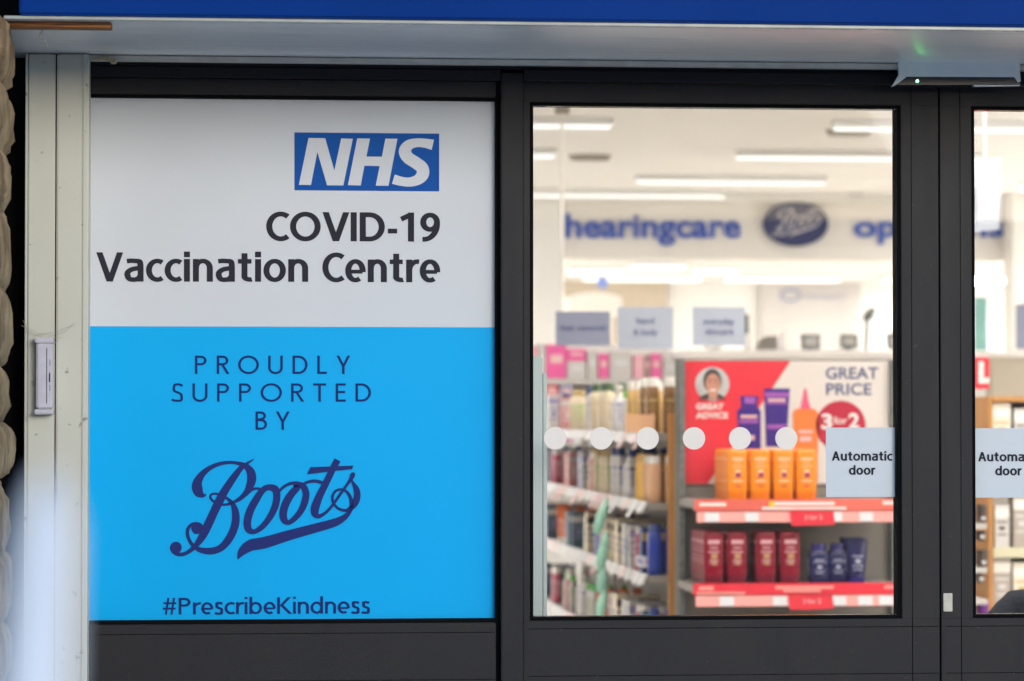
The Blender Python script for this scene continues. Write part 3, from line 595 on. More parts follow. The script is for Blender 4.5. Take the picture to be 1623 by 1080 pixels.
# --- stone pier at the left
def stone_wall(name, xa, xb, yf, yb, label, edge=None, seed=2, ztop=3.1, edges_z=None):
    rs = random.Random(seed); bm = bmesh.new()
    def lump(cx, cy, cz, sx, sy, sz):
        g = bmesh.ops.create_icosphere(bm, subdivisions=4, radius=1)
        ph = [rs.uniform(0, 6) for _ in range(6)]
        for v in g['verts']:
            n = v.co.copy(); p = [math.copysign(abs(c) ** .6, c) for c in n]
            q = Vector((cx + n.x * sx, cy + n.y * sy, cz + n.z * sz))
            k = 1 + .10 * noise.noise(q * 9 + Vector((ph[0], ph[1], 0))) + .05 * noise.noise(q * 28) + .02 * noise.noise(q * 80)
            v.co = (cx + p[0] * sx * k, cy + p[1] * sy * k, cz + p[2] * sz * k)
    z = -.02; i = 0
    if edges_z is None:
        edges_z = []
        while z < ztop: edges_z.append(z); z += rs.uniform(.11, .17)
    for j in range(len(edges_z) - 1):
        z0, z1 = edges_z[j], edges_z[j + 1]
        x = xb - (rs.uniform(.006, .014)); first = True
        while x > xa:
            L = rs.uniform(.16, .34)
            y = 0
            lump(x - L / 2, (yf + yb) / 2, (z0 + z1) / 2, L / 2 + .002, (yb - yf) / 2 * rs.uniform(.92, 1.05), (z1 - z0) / 2 * 1.34)
            x -= L + .004
    me = bpy.data.meshes.new(name); bm.to_mesh(me); bm.free()
    for p in me.polygons: p.use_smooth = True
    me.materials.append(MT['stone']); o = bpy.data.objects.new(name, me); COL.objects.link(o)
    m = MB(); m.box(xa, xb - .05, yf + .06, yb + .05, 0, edges_z[-1] - .04); c = m.build('mortar_core', 'mortar', o)
    return tag(o, label, 'wall')
yst = -.42
ez = [Z(py, yst, 10) for py in (1500, 1390, 1290, 1190, 1085, 980, 878, 757, 672, 577, 464, 337, 250, 147, 50)]
ez = [-.02, .14, .29] + ez
stone_wall('stone_pier', X(25, yst) - 1.3, X(26, yst), -.95, -.20, 'rough brown rubble stone pier at the far left edge', edges_z=ez)
m = MB(); m.box(-4.2, x_guide0 - .0015, .0, .35, 0, 3.2); m.build('side_wall', 'gasket', label='recessed strip coloured black as shade between stone pier and shutter guide', cat='wall')  # black colour stands in for the shade in this gap
stone_wall('stone_wall', x_end + .02, x_end + 1.9, -.2, .2, 'rubble stone wall beyond the right door, outside the photo', seed=9)
m = MB(); m.box(-4.2, x_end + 2.2, .10, .40, zsoff + .01, 5.2); m.build('upper_facade', 'brick', label='plain rendered upper facade above the canopy', cat='wall')

# --- blurred white post in the near foreground
t = thing('white_post', (P(60, 1000, -5.72).x, -5.72, 0), 'out of focus white post in the near foreground at lower left', 'post')
pt = P(80, 752, -5.72); pb = P(54, 1080, -5.72); dv = (pb - pt).normalized(); base = pt + dv * ((pt.z) / -dv.z)
m = MB(); k = [0, .012, .05, .075, .2, .5, .8, 1.0]; rr = [.003, .0095, .0125, .0150, .0195, .027, .032, .036]
m.tube([pt.lerp(base, a) for a in k], rr, 20); m.build('shaft', 'pole_white', t, smooth=True)
m = MB(); m.loft([(0, .12, .12, 2), (.02, .12, .12, 2), (.035, .05, .05, 2)], 28, cx=base.x, cy=base.y); m.build('foot', 'black_plastic', t, smooth=True)
# --- ground
m = MB(); m.box(-60, 60, -60, 60, -.35, -.304); m.build('ground', 'asphalt', kind='structure')
t = thing('added_terrace', (0, -32, 0), 'unseen low brick row of shops, added to block horizon reflections', 'building')  # unseen row, added to keep the bright horizon out of reflections
m = MB(); m.box(-40, 40, -38, -32, -.3, 2.9); m.build('wall', mat('dark_red_brick', (.17, .10, .075), .85, noise=.25, nscale=30, bump=.3), t)
m = MB(); m.add([(-40.3, -38.3, 2.91), (40.3, -38.3, 2.91), (40.3, -31.7, 2.91), (-40.3, -31.7, 2.91), (-40.3, -35, 4.2), (40.3, -35, 4.2)], [(0, 3, 2, 1), (2, 3, 4, 5), (0, 1, 5, 4), (1, 2, 5), (0, 4, 3)]); m.build('roof', 'mortar', t)
for k in range(-9, 10):
    m = MB(); m.box(k * 4 - 1.6, k * 4 + 1.6, -31.995, -31.95, .1, 2.6); m.build('shop_front', 'black_plastic', t)
m = MB(); m.box(-40, 40, -28.0, .9, -.30, -.002); m.build('pavement', 'paving', kind='structure')  # unseen paving, made wide and pale to bounce light under the canopy

# ================================================================== INSIDE THE SHOP
YB = 12.9; HC = 2.95; HC2 = 2.70; YW = 20.0
XL, XR = -3.6, 7.5
m = MB(); m.box(XL, XR, .0901, YW + .4, -.30, .002); m.build('shop_floor', 'floor', kind='structure')
MT['ceiling'] = mat('ceiling_paint', (.78, .765, .75), .8, noise=.04, nscale=1)
m = MB(); m.box(XL, XR, .0905, YB, HC, HC + .05); m.box(XL, XR, YB + .001, YW + .4, HC2, HC2 + .05)
m.build('shop_ceiling', 'ceiling', kind='structure')
m = MB(); m.box(XL - .1, XL, .36, YW + .4, 0, HC + .05); m.build('left_wall', 'cream_wall', label='cream side wall on the left of the shop interior', cat='wall')
m = MB(); m.box(XR, XR + .1, .1, YW + .4, 0, HC + .05); m.build('right_wall', 'cream_wall', label='cream side wall on the right of the shop interior', cat='wall')
m = MB(); m.box(XL, XR, YW, YW + .1, 0, HC2 - .001); m.build('back_wall', 'white_wall', label='bright white back wall of the shop', cat='wall')
m = MB(); m.box(XL, X(1060, 19.9), YW - .06, YW - .002, 0, HC2 - .003); m.build('tan_shadow_panel', 'tan_wall', label='back left wall panel coloured tan for the shadow there', cat='wall')  # tan colour paints in the shadow at the back left
# bulkhead
t = thing('bulkhead', (X(893, YB), YB, 2.5), 'cream overhead bulkhead crossing the shop with blue letters', 'bulkhead')
m = MB(); m.box(X(893, YB), XR, YB, YB + .2, Z(411, YB, 1100), HC - .001); m.build('panel', 'cream_wall', t)
m = MB(); m.box(X(893, YB), XR, YB - .05, YB - .001, HC - .05, HC - .002); m.build('cornice', 'white_wall', t)
m = MB(); m.box(XL, X(893, YB) - .001, YB - .02, YB + .2, 0, HC - .001); m.build('partition_wall', 'white_wall', label='pale partition wall left of the blue hearing sign', cat='wall')
m = MB(); m.box(X(1588, YB), X(1660, YB), YB - .3, YB - .052, 0, HC - .001); m.build('column', 'cream_wall', label='square cream column seen through the right door', cat='column')
m = text_mesh('hearingcare', 896, 376, 37, YB - .03, width=278, offset=.028); m.build('hearing_sign', 'sign_blue', label='blue lettering reading hearingcare on the cream bulkhead', cat='sign')
m = text_mesh('opticians', 1353, 375, 34, YB - .03, width=238, offset=.028); m.build('optician_sign', 'sign_blue', label='blue lettering beginning opt on the bulkhead, right of the oval', cat='sign')
t = thing('oval_logo', P(1262, 355, YB - .02), 'navy oval sign with pale script between the two blue words', 'sign')
m = MB(); c = P(1262, 355, YB - .05); sc = 19.9 / FPX
m.plate([c + Vector((51 * sc * math.cos(a * math.pi / 24), 0, 34.5 * sc * math.sin(a * math.pi / 24))) for a in range(48)], .045); m.build('plate', 'oval', t, bevel=.004)
m = MB(); script_word(m, lambda x, y, k: P(1264 + (x - 425) * .26, 352 + (y - 805) * .30, YB - .052 - .0006 * k)); m.build('script_wordmark', 'oval_text', t)
m = MB(); c = P(1357, 305, YB - .06); m.loft([(0, .045, .045, 2), (.05, .05, .05, 2)], 16, cx=c.x, cy=c.y); m.v = [(x, y, z + c.z - .02) for x, y, z in m.v]; m.build('alarm_sounder', 'post', label='small dark alarm device on the bulkhead above the oval sign', cat='alarm')
# --- ceiling lamps
def lamp(cx, cy, L, hc, lab, W=.085, grp='lit ceiling lamps in the shop', mt='lamp'):
    t = thing('ceiling_light', (cx, cy, hc), lab, 'ceiling light', grp)
    m = MB(); m.box(cx - L / 2, cx + L / 2, cy - W / 2, cy + W / 2, hc - .035, hc - .001); m.build('housing', 'lamp_house', t)
    m = MB(); m.box(cx - L / 2 + .01, cx + L / 2 - .01, cy - W / 2 + .008, cy + W / 2 - .008, hc - .050, hc - .0352); m.build('diffuser', mt, t, bevel=.005)
    return t
def lp(px0, px1, Y, hc, lab, W=.085, mt='lamp'): x0, x1 = X(px0, Y), X(px1, Y); return lamp((x0 + x1) / 2, Y, x1 - x0, hc, lab, W, mt=mt)
lp(1320, 1720, 7.9, HC, 'lit ceiling strip nearest the door, high on the right')
lp(700, 972, 7.9, HC, 'lit ceiling strip at the top left of the door glass')
lp(1165, 1560, 9.6, HC, 'lit ceiling strip in the middle distance, ending above the oval sign')
lp(650, 882, 9.6, HC, 'short end of a lit ceiling strip at the left edge')
lp(1008, 1310, 11.35, HC, 'long lit ceiling strip above the hearing lettering')
lp(840, 1150, YB - .35, HC, 'thin lit strip running along the bulkhead top', .07)
for k, (a, b, yy) in enumerate(((900, 990, 17.4), (925, 1110, 18.6), (1000, 1085, 16.6), (1100, 1168, 17.2), (1150, 1330, 18.6), (1400, 1620, 18.6))):
    lp(a, b, yy, HC2, ['short bright lamp at far left below the bulkhead', 'long bright lamp lowest under the bulkhead at left', 'bright lamp highest under the bulkhead', 'bright lamp under the word ending of hearingcare', 'far lamp below the oval sign', 'far lamp low behind the right door stile'][k], .3, 'lamp_mid')
for yy in (1.2, 3.0, 4.8, 6.3):  # unseen lamps added to brighten the goods near the door
    for xx in (-1.6, .45, 2.5, 4.6):
        if (xx < 0 and yy > 2.5) or (xx < 1 and yy > 3.5): continue
        lamp(xx, yy, 1.5, HC, 'added unseen panel lamp on the shop ceiling, lighting the front of the shop', .3, 'added unseen panel lamps at the front', 'lamp_added_front')
for yy in (8.0, 9.8, 11.4):  # unseen lamps added to lift the far ceiling and walls
    for xx in (-2.6, -1.2, .3, 5.4, 6.7):
        lamp(xx, yy, 1.2, HC, 'added unseen wide panel lamp on the main ceiling, brightening the far shop', .6, 'added wide panel lamps beside the view', 'lamp_added_far')
for yy in (14.2, 16.4, 18.6):  # unseen strong lamps added to brighten the back room
    for xx in (-2.4, -.4, 6.6):
        lamp(xx, yy, 1.2, HC2, 'added unseen wide panel lamp brightening the back room', .6, 'added back room panel lamps beside the view', 'lamp_added_back')
# slim white hanging pole
t = thing('hanging_pole', P(891, 180, 7.2), 'slim white pole hanging from the ceiling at upper left', 'pole')
m = MB(); a = P(891, 180, 7.2); m.tube([(a.x, a.y, HC - .001), (a.x, a.y, 1.95)], .008, 10); m.build('rod', 'cream_wall', t, smooth=True)
m = MB(); m.box(a.x - .03, a.x + .03, a.y - .03, a.y + .03, HC - .05, HC - .0012); m.build('ceiling_plate', 'shop_metal', t)
for k, (px, py, yy) in enumerate(((935, 240, 10), (1345, 201, 8.4))):
    a = P(px, py, yy); m = MB(); m.loft([(HC - .03, .1, .07, 2), (HC - .001, .12, .09, 2)], 20, cx=a.x, cy=a.y); m.build('ceiling_vent', 'shop_metal', label=('dark oval ceiling vent at upper left behind the door glass', 'small dark ceiling vent at upper right behind the door glass')[k], cat='vent')
# --- back of the shop
t = thing('wall_poster', P(1290, 500, YW - .05), 'white wall poster with faint blue oval at the back', 'poster')
m = MB(); yw = YW - .06; m.box(X(1205, yw), X(1368, yw), yw, yw + .04, Z(553, yw), Z(440, yw)); m.build('sheet', 'shelf_white', t)
m = MB(); m.ribbon([(1253 + 15 * math.cos(R(a)), 468 + 9 * math.sin(R(a)), 4) for a in range(0, 360, 20)], plane_f(yw - .01), closed=True); m.build('oval_ring', 'grey_sign', t)
m = text_mesh('hearingcare', 1276, 473, 8, yw - .01, width=62); m.build('lettering', 'grey_sign', t)
m = MB(); m.box(X(1366, 19.7), X(1373, 19.7), 19.68, 19.72, 1.2, Z(430, 19.7)); m.build('wall_upright', 'cream_wall', label='thin pale upright against the white back wall', cat='upright')
def far_box(name, x0, x1, y0, y1, Y, mats, label, cat, dp=.25, bevel=.005, z0=None):
    m = MB(); m.box(X(x0, Y), X(x1, Y), Y, Y + dp, Z(y1, Y) if z0 is None else z0, Z(y0, Y)); return m.build(name, mats, bevel=bevel, label=label, cat=cat)
# curved cream canopy and blue disc far left
t = thing('beauty_counter', (X(935, 16), 16, 0), 'cream counter with a domed top at the back left', 'counter')
m = MB(); n_ = 14; pts = [P(898, 500, 16)] + [P(898 + 88 * i / n_, 472 - 9 * math.sin(math.pi * i / n_) ** .7, 16) for i in range(n_ + 1)] + [P(986, 500, 16)]
m.plate(pts, .5); m.build('dome', 'cream_wall', t)
m = MB(); m.box(X(905, 16.05), X(970, 16.05), 16.05, 16.45, 0, Z(500, 16)); m.build('body', 'cream_wall', t)
m = MB(); c = P(955, 448, 16.3); m.plate([c + Vector((.042 * math.cos(a * math.pi / 12), 0, .045 * math.sin(a * math.pi / 12))) for a in range(24)], .02)
m.build('blue_disc', mat('pale_blue_disc', (.25, .36, .85), .5), label='small pale blue round sign hanging at the back', cat='sign')
far_box('picture_frame', 1545, 1566, 468, 562, 14, 'teal', 'narrow teal window panel seen beside the right door stile', 'window panel', .04)
m = MB(); 
m = MB(); m.box(X(1568, 9), X(1720, 9), 9, 9.08, 0, Z(566, 9, 1600)); m.build('tan_screen', 'tan_wall', bevel=.01, label='low tan divider panel behind the wooden rack', cat='divider')
far_box('grey_card', 1611, 1640, 480, 552, 8.8, 'grey_sign', 'grey blue card at the right edge above the tan divider', 'sign', .01)
# display counters with monitors
t = thing('white_counter', (X(1250, 13), 13, 0), 'long white counter behind the red display, bright along its top', 'counter')
yc = 9.5
m = MB(); m.box(X(1083, yc), X(1640, yc), yc, yc + .6, Z(568, yc), Z(554, yc)); m.build('worktop', 'print_white', t, bevel=.01)
m = MB(); m.box(X(1090, yc), X(1630, yc), yc + .03, yc + .55, 0, Z(568, yc) - .001); m.build('cabinet', 'white_wall', t)
zc = Z(554, yc)
def tester(px, py0, r, lab):
    a = P(px, 550, yc + .12); t = thing('white_dispenser', (a.x, a.y, zc), lab, 'dispenser'); h = Z(py0, yc) - zc
    m = MB(); m.loft([(zc, r, r, 2.6), (zc + h * .94, r * .92, r * .92, 2.6), (zc + h, r * .6, r * .6, 2.4)], 18, cx=a.x, cy=a.y); m.build('body', 'print_white', t, smooth=True)
    m = MB(); m.loft([(zc, r * 1.5, r * 1.5, 2), (zc + .006, r * 1.5, r * 1.5, 2)], 18, cx=a.x, cy=a.y + .0); m.build('base', 'shelf_white', t)
tester(1185, 528, .017, 'left slim white dispenser standing on the white counter')
tester(1241, 527, .019, 'right slim white dispenser standing on the white counter')
a = P(1131, 553, yc + .1); m = MB(); m.loft([(0, .035, .03, 2), (.02, .05, .04, 2), (.045, .042, .035, 2), (.052, .015, .015, 2)], 20); m.v = [(x + a.x, y + a.y, z + zc) for x, y, z in m.v]
m.build('white_bowl', 'print_white', smooth=True, label='small round white pot on the counter under the third hanging card', cat='pot')
def monitor(x0, x1, y0, y1, Y, lab, tilt=False):
    t = thing('display_mirror', (X((x0 + x1) / 2, Y), Y, zc), lab, 'mirror')
    xa, xb, za, zb_ = X(x0, Y), X(x1, Y), Z(y1, Y), Z(y0, Y)
    m = MB(); m.box(xa, xb, Y, Y + .03, za, zb_); m.build('frame', 'post', t, bevel=.004)
    m = MB(); m.box(xa + .016, xb - .016, Y - .003, Y + .001, za + .016, zb_ - .016); m.build('panel', 'shelf_white', t)
    m = MB(); m.box((xa + xb) / 2 - .015, (xa + xb) / 2 + .015, Y + .031, Y + .05, zc - .02, (za + zb_) / 2); m.box((xa + xb) / 2 - .04, (xa + xb) / 2 + .04, Y + .02, Y + .1, zc - .02, zc + .006); m.build('stand', 'post', t)
monitor(1271, 1300, 529, 553, yc + .4, 'grey framed counter mirror left of the dark lamp')
monitor(1333, 1360, 529, 551, yc + .4, 'square dark framed counter mirror with a white centre')
monitor(1407, 1440, 527, 552, yc + .4, 'counter mirror at the right edge of the door glass')
a = P(1215, 545, yc + .4); m = MB(); m.plate([P(1203, 553, yc + .4), P(1231, 553, yc + .4), P(1231, 534, yc + .4), P(1216, 534, yc + .4), P(1206, 543, yc + .4)], .08); m.build('card_terminal', 'shop_metal', bevel=.004, label='small taupe till screen with a sloping side on the counter', cat='till')
m = MB(); far = yc + .35; m.tube([P(1372, 556, far), P(1374, 520, far), P(1374, 505, far)], .010, 8); m.tube([P(1370, 508, far), P(1377, 500, far), P(1385, 490, far)], [.014, .028, .012], 10)
m.build('counter_lamp', 'post', smooth=True, label='dark slender lamp with angled head on the white counter', cat='lamp')
m = MB(); m.box(X(1181, 12), X(1186.5, 12), 12, 12.03, Z(545, 12), Z(497, 12)); m.build('green_post', mat('dark_green', (.02, .06, .04), .5), label='short dark green upright beside the third hanging card', cat='upright')

# --- hanging category cards
def card(x0, x1, y0, y1, Y, mt, lines, lab, tilt=0):
    xa, xb, za, zb_ = X(x0, Y), X(x1, Y), Z(y1, Y, (x0 + x1) / 2), Z(y0, Y, (x0 + x1) / 2)
    t = thing('hanging_card', ((xa + xb) / 2, Y, zb_), lab, 'sign', 'hanging department cards')
    m = MB(); m.box(xa, xb, Y, Y + .006, za, zb_); m.build('card', mt, t)
    m = MB()
    for k in (.35, .62): xx = xa + (xb - xa) * k; m.tube([(xx, Y + .003, zb_), (xx, Y + .003, HC - .001)], .0004, 5)
    m.build('hanging_wire', 'steel', t)
    mb = MB()
    for (s, a, b, by, cap) in lines: merge(mb, text_mesh(s, a, by, cap, Y - .003, width=b - a, offset=.02))
    mb.build('lettering', 'sign_ink', t)
card(881, 967, 494, 548, 6.0, 'grey_sign', [('hair removal', 890, 960, 524, 9)], 'grey blue hanging card reading hair removal, leftmost of three')
card(979, 1067, 487, 553, 6.4, 'pale_sign', [('hand', 1009, 1037, 513, 9), ('& body', 1004, 1042, 531, 9)], 'pale hanging card reading hand and body, middle of three')
card(1098, 1181, 487, 548, 6.4, 'pale_sign', [('everyday', 1115, 1164, 514, 9), ('skincare', 1118, 1162, 530, 9)], 'pale hanging card reading everyday skincare above the red display')
# angled sign behind the right door
t = thing('projecting_sign', P(1565, 310, 4.8), 'pale tilted projecting sign with blue mark behind the right door', 'sign')
m = MB(); q = [P(1500, 262, 4.6), P(1589, 250, 5.4), P(1584, 364, 5.4), P(1500, 372, 4.6)]; nrm = (q[1] - q[0]).cross(q[3] - q[0]).normalized() * .03
m.add(q + [p + nrm for p in q], [(0, 1, 2, 3), (7, 6, 5, 4), (0, 4, 5, 1), (1, 5, 6, 2), (2, 6, 7, 3), (3, 7, 4, 0)]); m.build('panel', mat('shaded_blue_card', (.33, .37, .46), .5), t)
m = MB(); hp = P(1560, 252, 5.1); m.tube([hp, Vector((hp.x, hp.y, HC - .001))], .006, 6); m.build('hanger', 'steel', t)
m = MB(); qq = [P(1546, 300, 4.98), P(1557, 297, 5.08), P(1556, 336, 5.08), P(1546, 338, 4.98)]; m.poly([p - Vector((0, .02, 0)) for p in qq]); m.build('blue_mark', 'grey_sign', t)

# ------------------------------------------------------------------ products
def prod_mat(name, col, rough=.35, spec=.5): return mat(name, col, rough, spec=spec, noise=.06, nscale=25)
PM = {}
def pm(name, col, rough=.35):
    if name not in PM: PM[name] = prod_mat(name, col, rough)
    return PM[name]
def bottle(name, w_, d, h, body, cap, lab_col=None, style='flat', marks=None):
    """a shop product standing on its base at the origin; returns its root"""
    t = thing(name, (0, 0, 0)); b = MB(); c = MB()
    if style == 'flat':         # rounded slab bottle with a wide flat cap on top
        b.loft([(0, w_ * .47, d * .45, 3.2), (.004, w_ * .5, d * .5, 3.4), (h * .70, w_ * .5, d * .5, 3.4), (h * .80, w_ * .47, d * .47, 3.2), (h * .84, w_ * .42, d * .42, 3)], 24)
        c.loft([(h * .8402, w_ * .44, d * .44, 3), (h * .98, w_ * .42, d * .42, 3), (h, w_ * .38, d * .38, 3)], 24)
    elif style == 'inverted':   # bottle standing on its cap
        c.loft([(0, w_ * .475, d * .47, 4), (h * .17, w_ * .48, d * .48, 4)], 24)
        b.loft([(h * .1702, w_ * .485, d * .48, 4), (h * .22, w_ * .5, d * .5, 4), (h * .93, w_ * .5, d * .5, 4), (h * .98, w_ * .475, d * .46, 3.6), (h, w_ * .42, d * .38, 3)], 24)
    elif style == 'pump':
        b.loft([(0, w_ * .48, d * .46, 2.8), (.004, w_ * .5, d * .5, 3), (h * .62, w_ * .5, d * .5, 3), (h * .70, w_ * .40, d * .40, 2.4), (h * .74, w_ * .22, d * .24, 2)], 20)
        c.loft([(h * .7402, w_ * .24, d * .26, 2), (h * .82, w_ * .24, d * .26, 2), (h * .825, w_ * .08, d * .08, 2), (h * .93, w_ * .08, d * .08, 2), (h * .935, w_ * .30, d * .24, 2.4), (h, w_ * .28, d * .2, 2.4)], 16)
    elif style == 'neck':       # small bottle with a narrower cap
        b.loft([(0, w_ * .47, d * .45, 3), (.004, w_ * .5, d * .5, 3.2), (h * .70, w_ * .5, d * .5, 3.2), (h * .80, w_ * .42, d * .42, 2.8), (h * .83, w_ * .33, d * .33, 2)], 22)
        c.loft([(h * .8302, w_ * .34, d * .34, 2), (h * .98, w_ * .34, d * .34, 2), (h, w_ * .30, d * .30, 2)], 20)
    elif style == 'tube':       # squeezy tube standing on its cap with a crimped wide top
        c.loft([(0, w_ * .36, d * .40, 2), (h * .14, w_ * .38, d * .42, 2)], 22)
        b.loft([(h * .1402, w_ * .38, d * .44, 2), (h * .5, w_ * .44, d * .36, 2), (h * .9, w_ * .5, d * .10, 2.6), (h, w_ * .51, d * .04, 3)], 24)
    elif style == 'box':
        b.box(-w_ / 2, w_ / 2, -d / 2, d / 2, 0, h * .999)
        c.box(-w_ / 2 * .98, w_ / 2 * .98, -d / 2 * 1.012, -d / 2 * 1.002, h * .72, h * .9)
    b.build('body', body, t, smooth=style != 'box', bevel=.0015 if style == 'box' else 0)
    c.build('band' if style == 'box' else ('pump' if style == 'pump' else 'cap'), cap, t, smooth=style != 'box')
    if lab_col is not None:
        l = MB(); zz = (h * .22, h * .62) if style != 'inverted' else (h * .36, h * .84)
        rs = random.Random(hash(name) % 97 if False else len(name) * 7)
        if style != 'box':
            ww = w_ * .36; yy = -d * .5 - .0008
            marks = marks or [(.0, .16, .8), (.28, .34, .55), (.44, .50, .75), (.60, .70, .35), (.80, .86, .6), (.92, .96, .5)]
        else:
            ww = w_ * .42; yy = -d / 2 * 1.004; marks = marks or [(.0, .12, .9), (.3, .55, .5), (.75, .85, .8)]
        for (a, b_, k) in marks:
            z0 = zz[1] - (zz[1] - zz[0]) * b_; z1 = zz[1] - (zz[1] - zz[0]) * a
            l.box(-ww * k, ww * k, yy, yy + .0006 + (d * .02), z0, z1)
        # the same print on the side that faces the aisle
        for (a, b_, k) in marks:
            z0 = zz[1] - (zz[1] - zz[0]) * b_; z1 = zz[1] - (zz[1] - zz[0]) * a
            l.box(-w_ * .5 - .0008, -w_ * .5 + .001, -d * .34 * k, d * .34 * k, z0, z1)
        l.build('print', lab_col, t)
    return t
USED = set()
def put(proto, x, y, z, label, cat, group, rz=0):
    if proto.name in USED: o = dup(proto, (x, y, z), label, group, rz)
    else: USED.add(proto.name); o = proto; o.location = (x, y, z); o.rotation_euler.z = rz; o['label'] = label; o['group'] = group
    o['category'] = cat; return o

# ------------------------------------------------------------------ end display
YF, YK = 4.15, 4.52                # shelf front, back panel
zs1, zs2 = Z(793, YF, 1240), Z(926, YF, 1240)
t = thing('end_display', (X(1240, YF), YF, 0), 'grey metal end display stand with the red and white offer poster', 'display stand')
xa, xb = X(1085, YK), X(1409, YK)
m = MB(); m.box(xa - .03, xb + .03, YK + .012, YK + .04, .1, Z(569, YK)); m.build('back_panel', 'shop_metal', t)
for a, b in ((1075, 1084.5), (1409.5, 1419)):
    m = MB(); m.box(X(a, YK), X(b, YK), YK - .025, YK + .05, 0, Z(571, YK, 1240)); m.build('upright', 'post', t, bevel=.002)
def shelf(z, x0, x1, yf, yb, parent, tickets, redx, upper):
    xs0, xs1 = X(x0, yf), X(x1, yf)
    m = MB(); m.box(xs0, xs1, yf + .003, yb, z - .03, z - .001); sh = m.build('shelf', 'shop_metal', parent, bevel=.002)
    k = FPX / (yf - CAM.y)
    m = MB(); m.box(xs0, xs1, yf - .004, yf + .0025, z - 17 / k, z + 1.5 / k)
    mm = m.build('header_strip', 'salmon' if upper else 'poster_red', sh, bevel=.001)
    m = MB()
    for (a, b, c, d) in ([(1108, 1150, 4, 9), (1207, 1340, 11, 15), (1225, 1322, 3, 8), (1398, 1418, 2, 7)] if upper else [(1107, 1130, 3, 9), (1103, 1180, 12, 16), (1228, 1320, 3, 8), (1240, 1300, 9, 13), (1400, 1419, 3, 8)]):
        m = MB(); m.box(X(a, yf), X(b, yf), yf - .0052, yf - .0042, z - d / k, z - c / k)
        m.build('strip_print', 'pink_rail' if not upper else 'print_white', mm)
    m = MB(); m.add([(xs0 + .008, yf - .006, z - 18.5 / k), (xs1, yf - .006, z - 18.5 / k), (xs1, yf - .016, z - 35 / k), (xs0 + .008, yf - .016, z - 35 / k), (xs0 + .008, yf - .001, z - 18.5 / k), (xs1, yf - .001, z - 18.5 / k), (xs1, yf - .011, z - 35 / k), (xs0 + .008, yf - .011, z - 35 / k)],
          [(0, 1, 2, 3), (7, 6, 5, 4), (0, 4, 5, 1), (1, 5, 6, 2), (2, 6, 7, 3), (3, 7, 4, 0)]); m.build('ticket_rail', 'pink_rail', sh)
    for a, b in tickets:
        m = MB(); X0, X1 = X(a, yf), X(b, yf); m.plate([(X0, yf - .0175, z - 34 / k), (X1, yf - .0175, z - 34 / k), (X1, yf - .009, z - 19.5 / k), (X0, yf - .009, z - 19.5 / k)], .002); m.build('price_ticket', 'ticket', sh)
    a, b = redx
    m = MB(); m.plate([P(a + 2, 0, yf - .02).xyz * 0 + Vector((X(a + 3, yf), yf - .021, z - 41 / k)), Vector((X(b, yf), yf - .021, z - 39 / k)), Vector((X(b - 2, yf), yf - .019, z - 18 / k)), Vector((X(a, yf), yf - .019, z - 17 / k))], .0015)
    tk = m.build('offer_ticket', 'poster_red', sh)
    tm = text_mesh('3 for 2', (a + b) / 2 - 14, 0, 7, yf, width=28, offset=.01)
    zz = [v[2] for v in tm.v]; z0 = min(zz); tm.v = [(v[0], yf - .0225, z - 31 / k + (v[2] - z0)) for v in tm.v]; tm.build('lettering', 'ticket_pink', tk)
    return sh
shelf(zs1, 1100, 1425, YF, YK + .01, t, ((1116, 1139), (1180, 1201), (1320, 1333), (1361, 1382)), (1250, 1321), True)
shelf(zs2, 1098, 1425, YF, YK + .01, t, ((1139, 1162), (1223, 1246), (1317, 1339), (1358, 1381), (1391, 1414)), (1247, 1319), False)
shelf(Z(1060, YF, 1240), 1096, 1425, YF, YK + .01, t, ((1139, 1162), (1223, 1246), (1317, 1339)), (1247, 1319), False)
m = MB(); a = P(1223.5, 799, YF - .006); m.box(a.x - .009, a.x + .009, YF - .0065, YF - .0055, a.z - .009, a.z + .008); m.build('yellow_tab', 'yellow', t)
# poster
t = thing('offer_poster', (X(1240, YK), YK, Z(767, YK)), 'red and white great price three for two poster with printed face', 'poster')
m = MB(); m.box(xa, xb, YK + .002, YK + .0115, Z(767.5, YK, 1240), Z(572.5, YK, 1240)); m.build('sheet', 'poster_grey', t)
fp = lambda dy: (lambda x, y: P(x, y, YK - dy))
m = MB(); m.poly([P(*q, YK + .0005) for q in ((1085, 572.5), (1085, 767), (1122, 767), (1253, 572.5))]); m.build('red_panel', 'poster_red', t)
m = MB(); m.disc((1129, 609), 27, fp(.001)); ph = m.build('photo_circle', 'photo_bg', t)
m = MB(); m.disc((1129, 604), 14.5, fp(.002), ry=19); m.disc((1129, 640), 24, fp(.0015), a0=200, a1=340, ry=17); m.build('printed_hair', 'hair', ph)
m = MB(); m.disc((1130, 609), 11.5, fp(.003), ry=16.5); m.poly([P(*q, YK - .0028) for q in ((1124, 618), (1136, 618), (1137, 632), (1123, 632))]); m.build('printed_face', 'skin', ph)
m = MB(); m.disc((1130, 617), 5.5, fp(.004), a0=0, a1=180, ry=3.4); m.build('printed_smile', 'print_white', ph)
m = MB()
for ex in (1125.5, 1134.5): m.disc((ex, 606), 1.6, fp(.004), n=12, ry=1.1); m.ribbon([(ex - 3, 602.5, 1), (ex, 601.6, 1.2), (ex + 3, 602.5, 1)], fp(.0042))
m.build('printed_eyes', 'hair', ph)
m = text_mesh('GREAT', 1103, 649, 9, YK - .001, width=44, offset=.035); merge(m, text_mesh('ADVICE', 1103, 663, 9, YK - .001, width=51, offset=.035)); m.build('advice_lettering', 'print_white', t)
m = text_mesh('GREAT', 1309, 600.5, 18, YK - .001, width=83, offset=.012); merge(m, text_mesh('PRICE', 1309.5, 626, 18, YK - .001, width=72, offset=.012)); m.build('price_lettering', 'sign_ink', t)
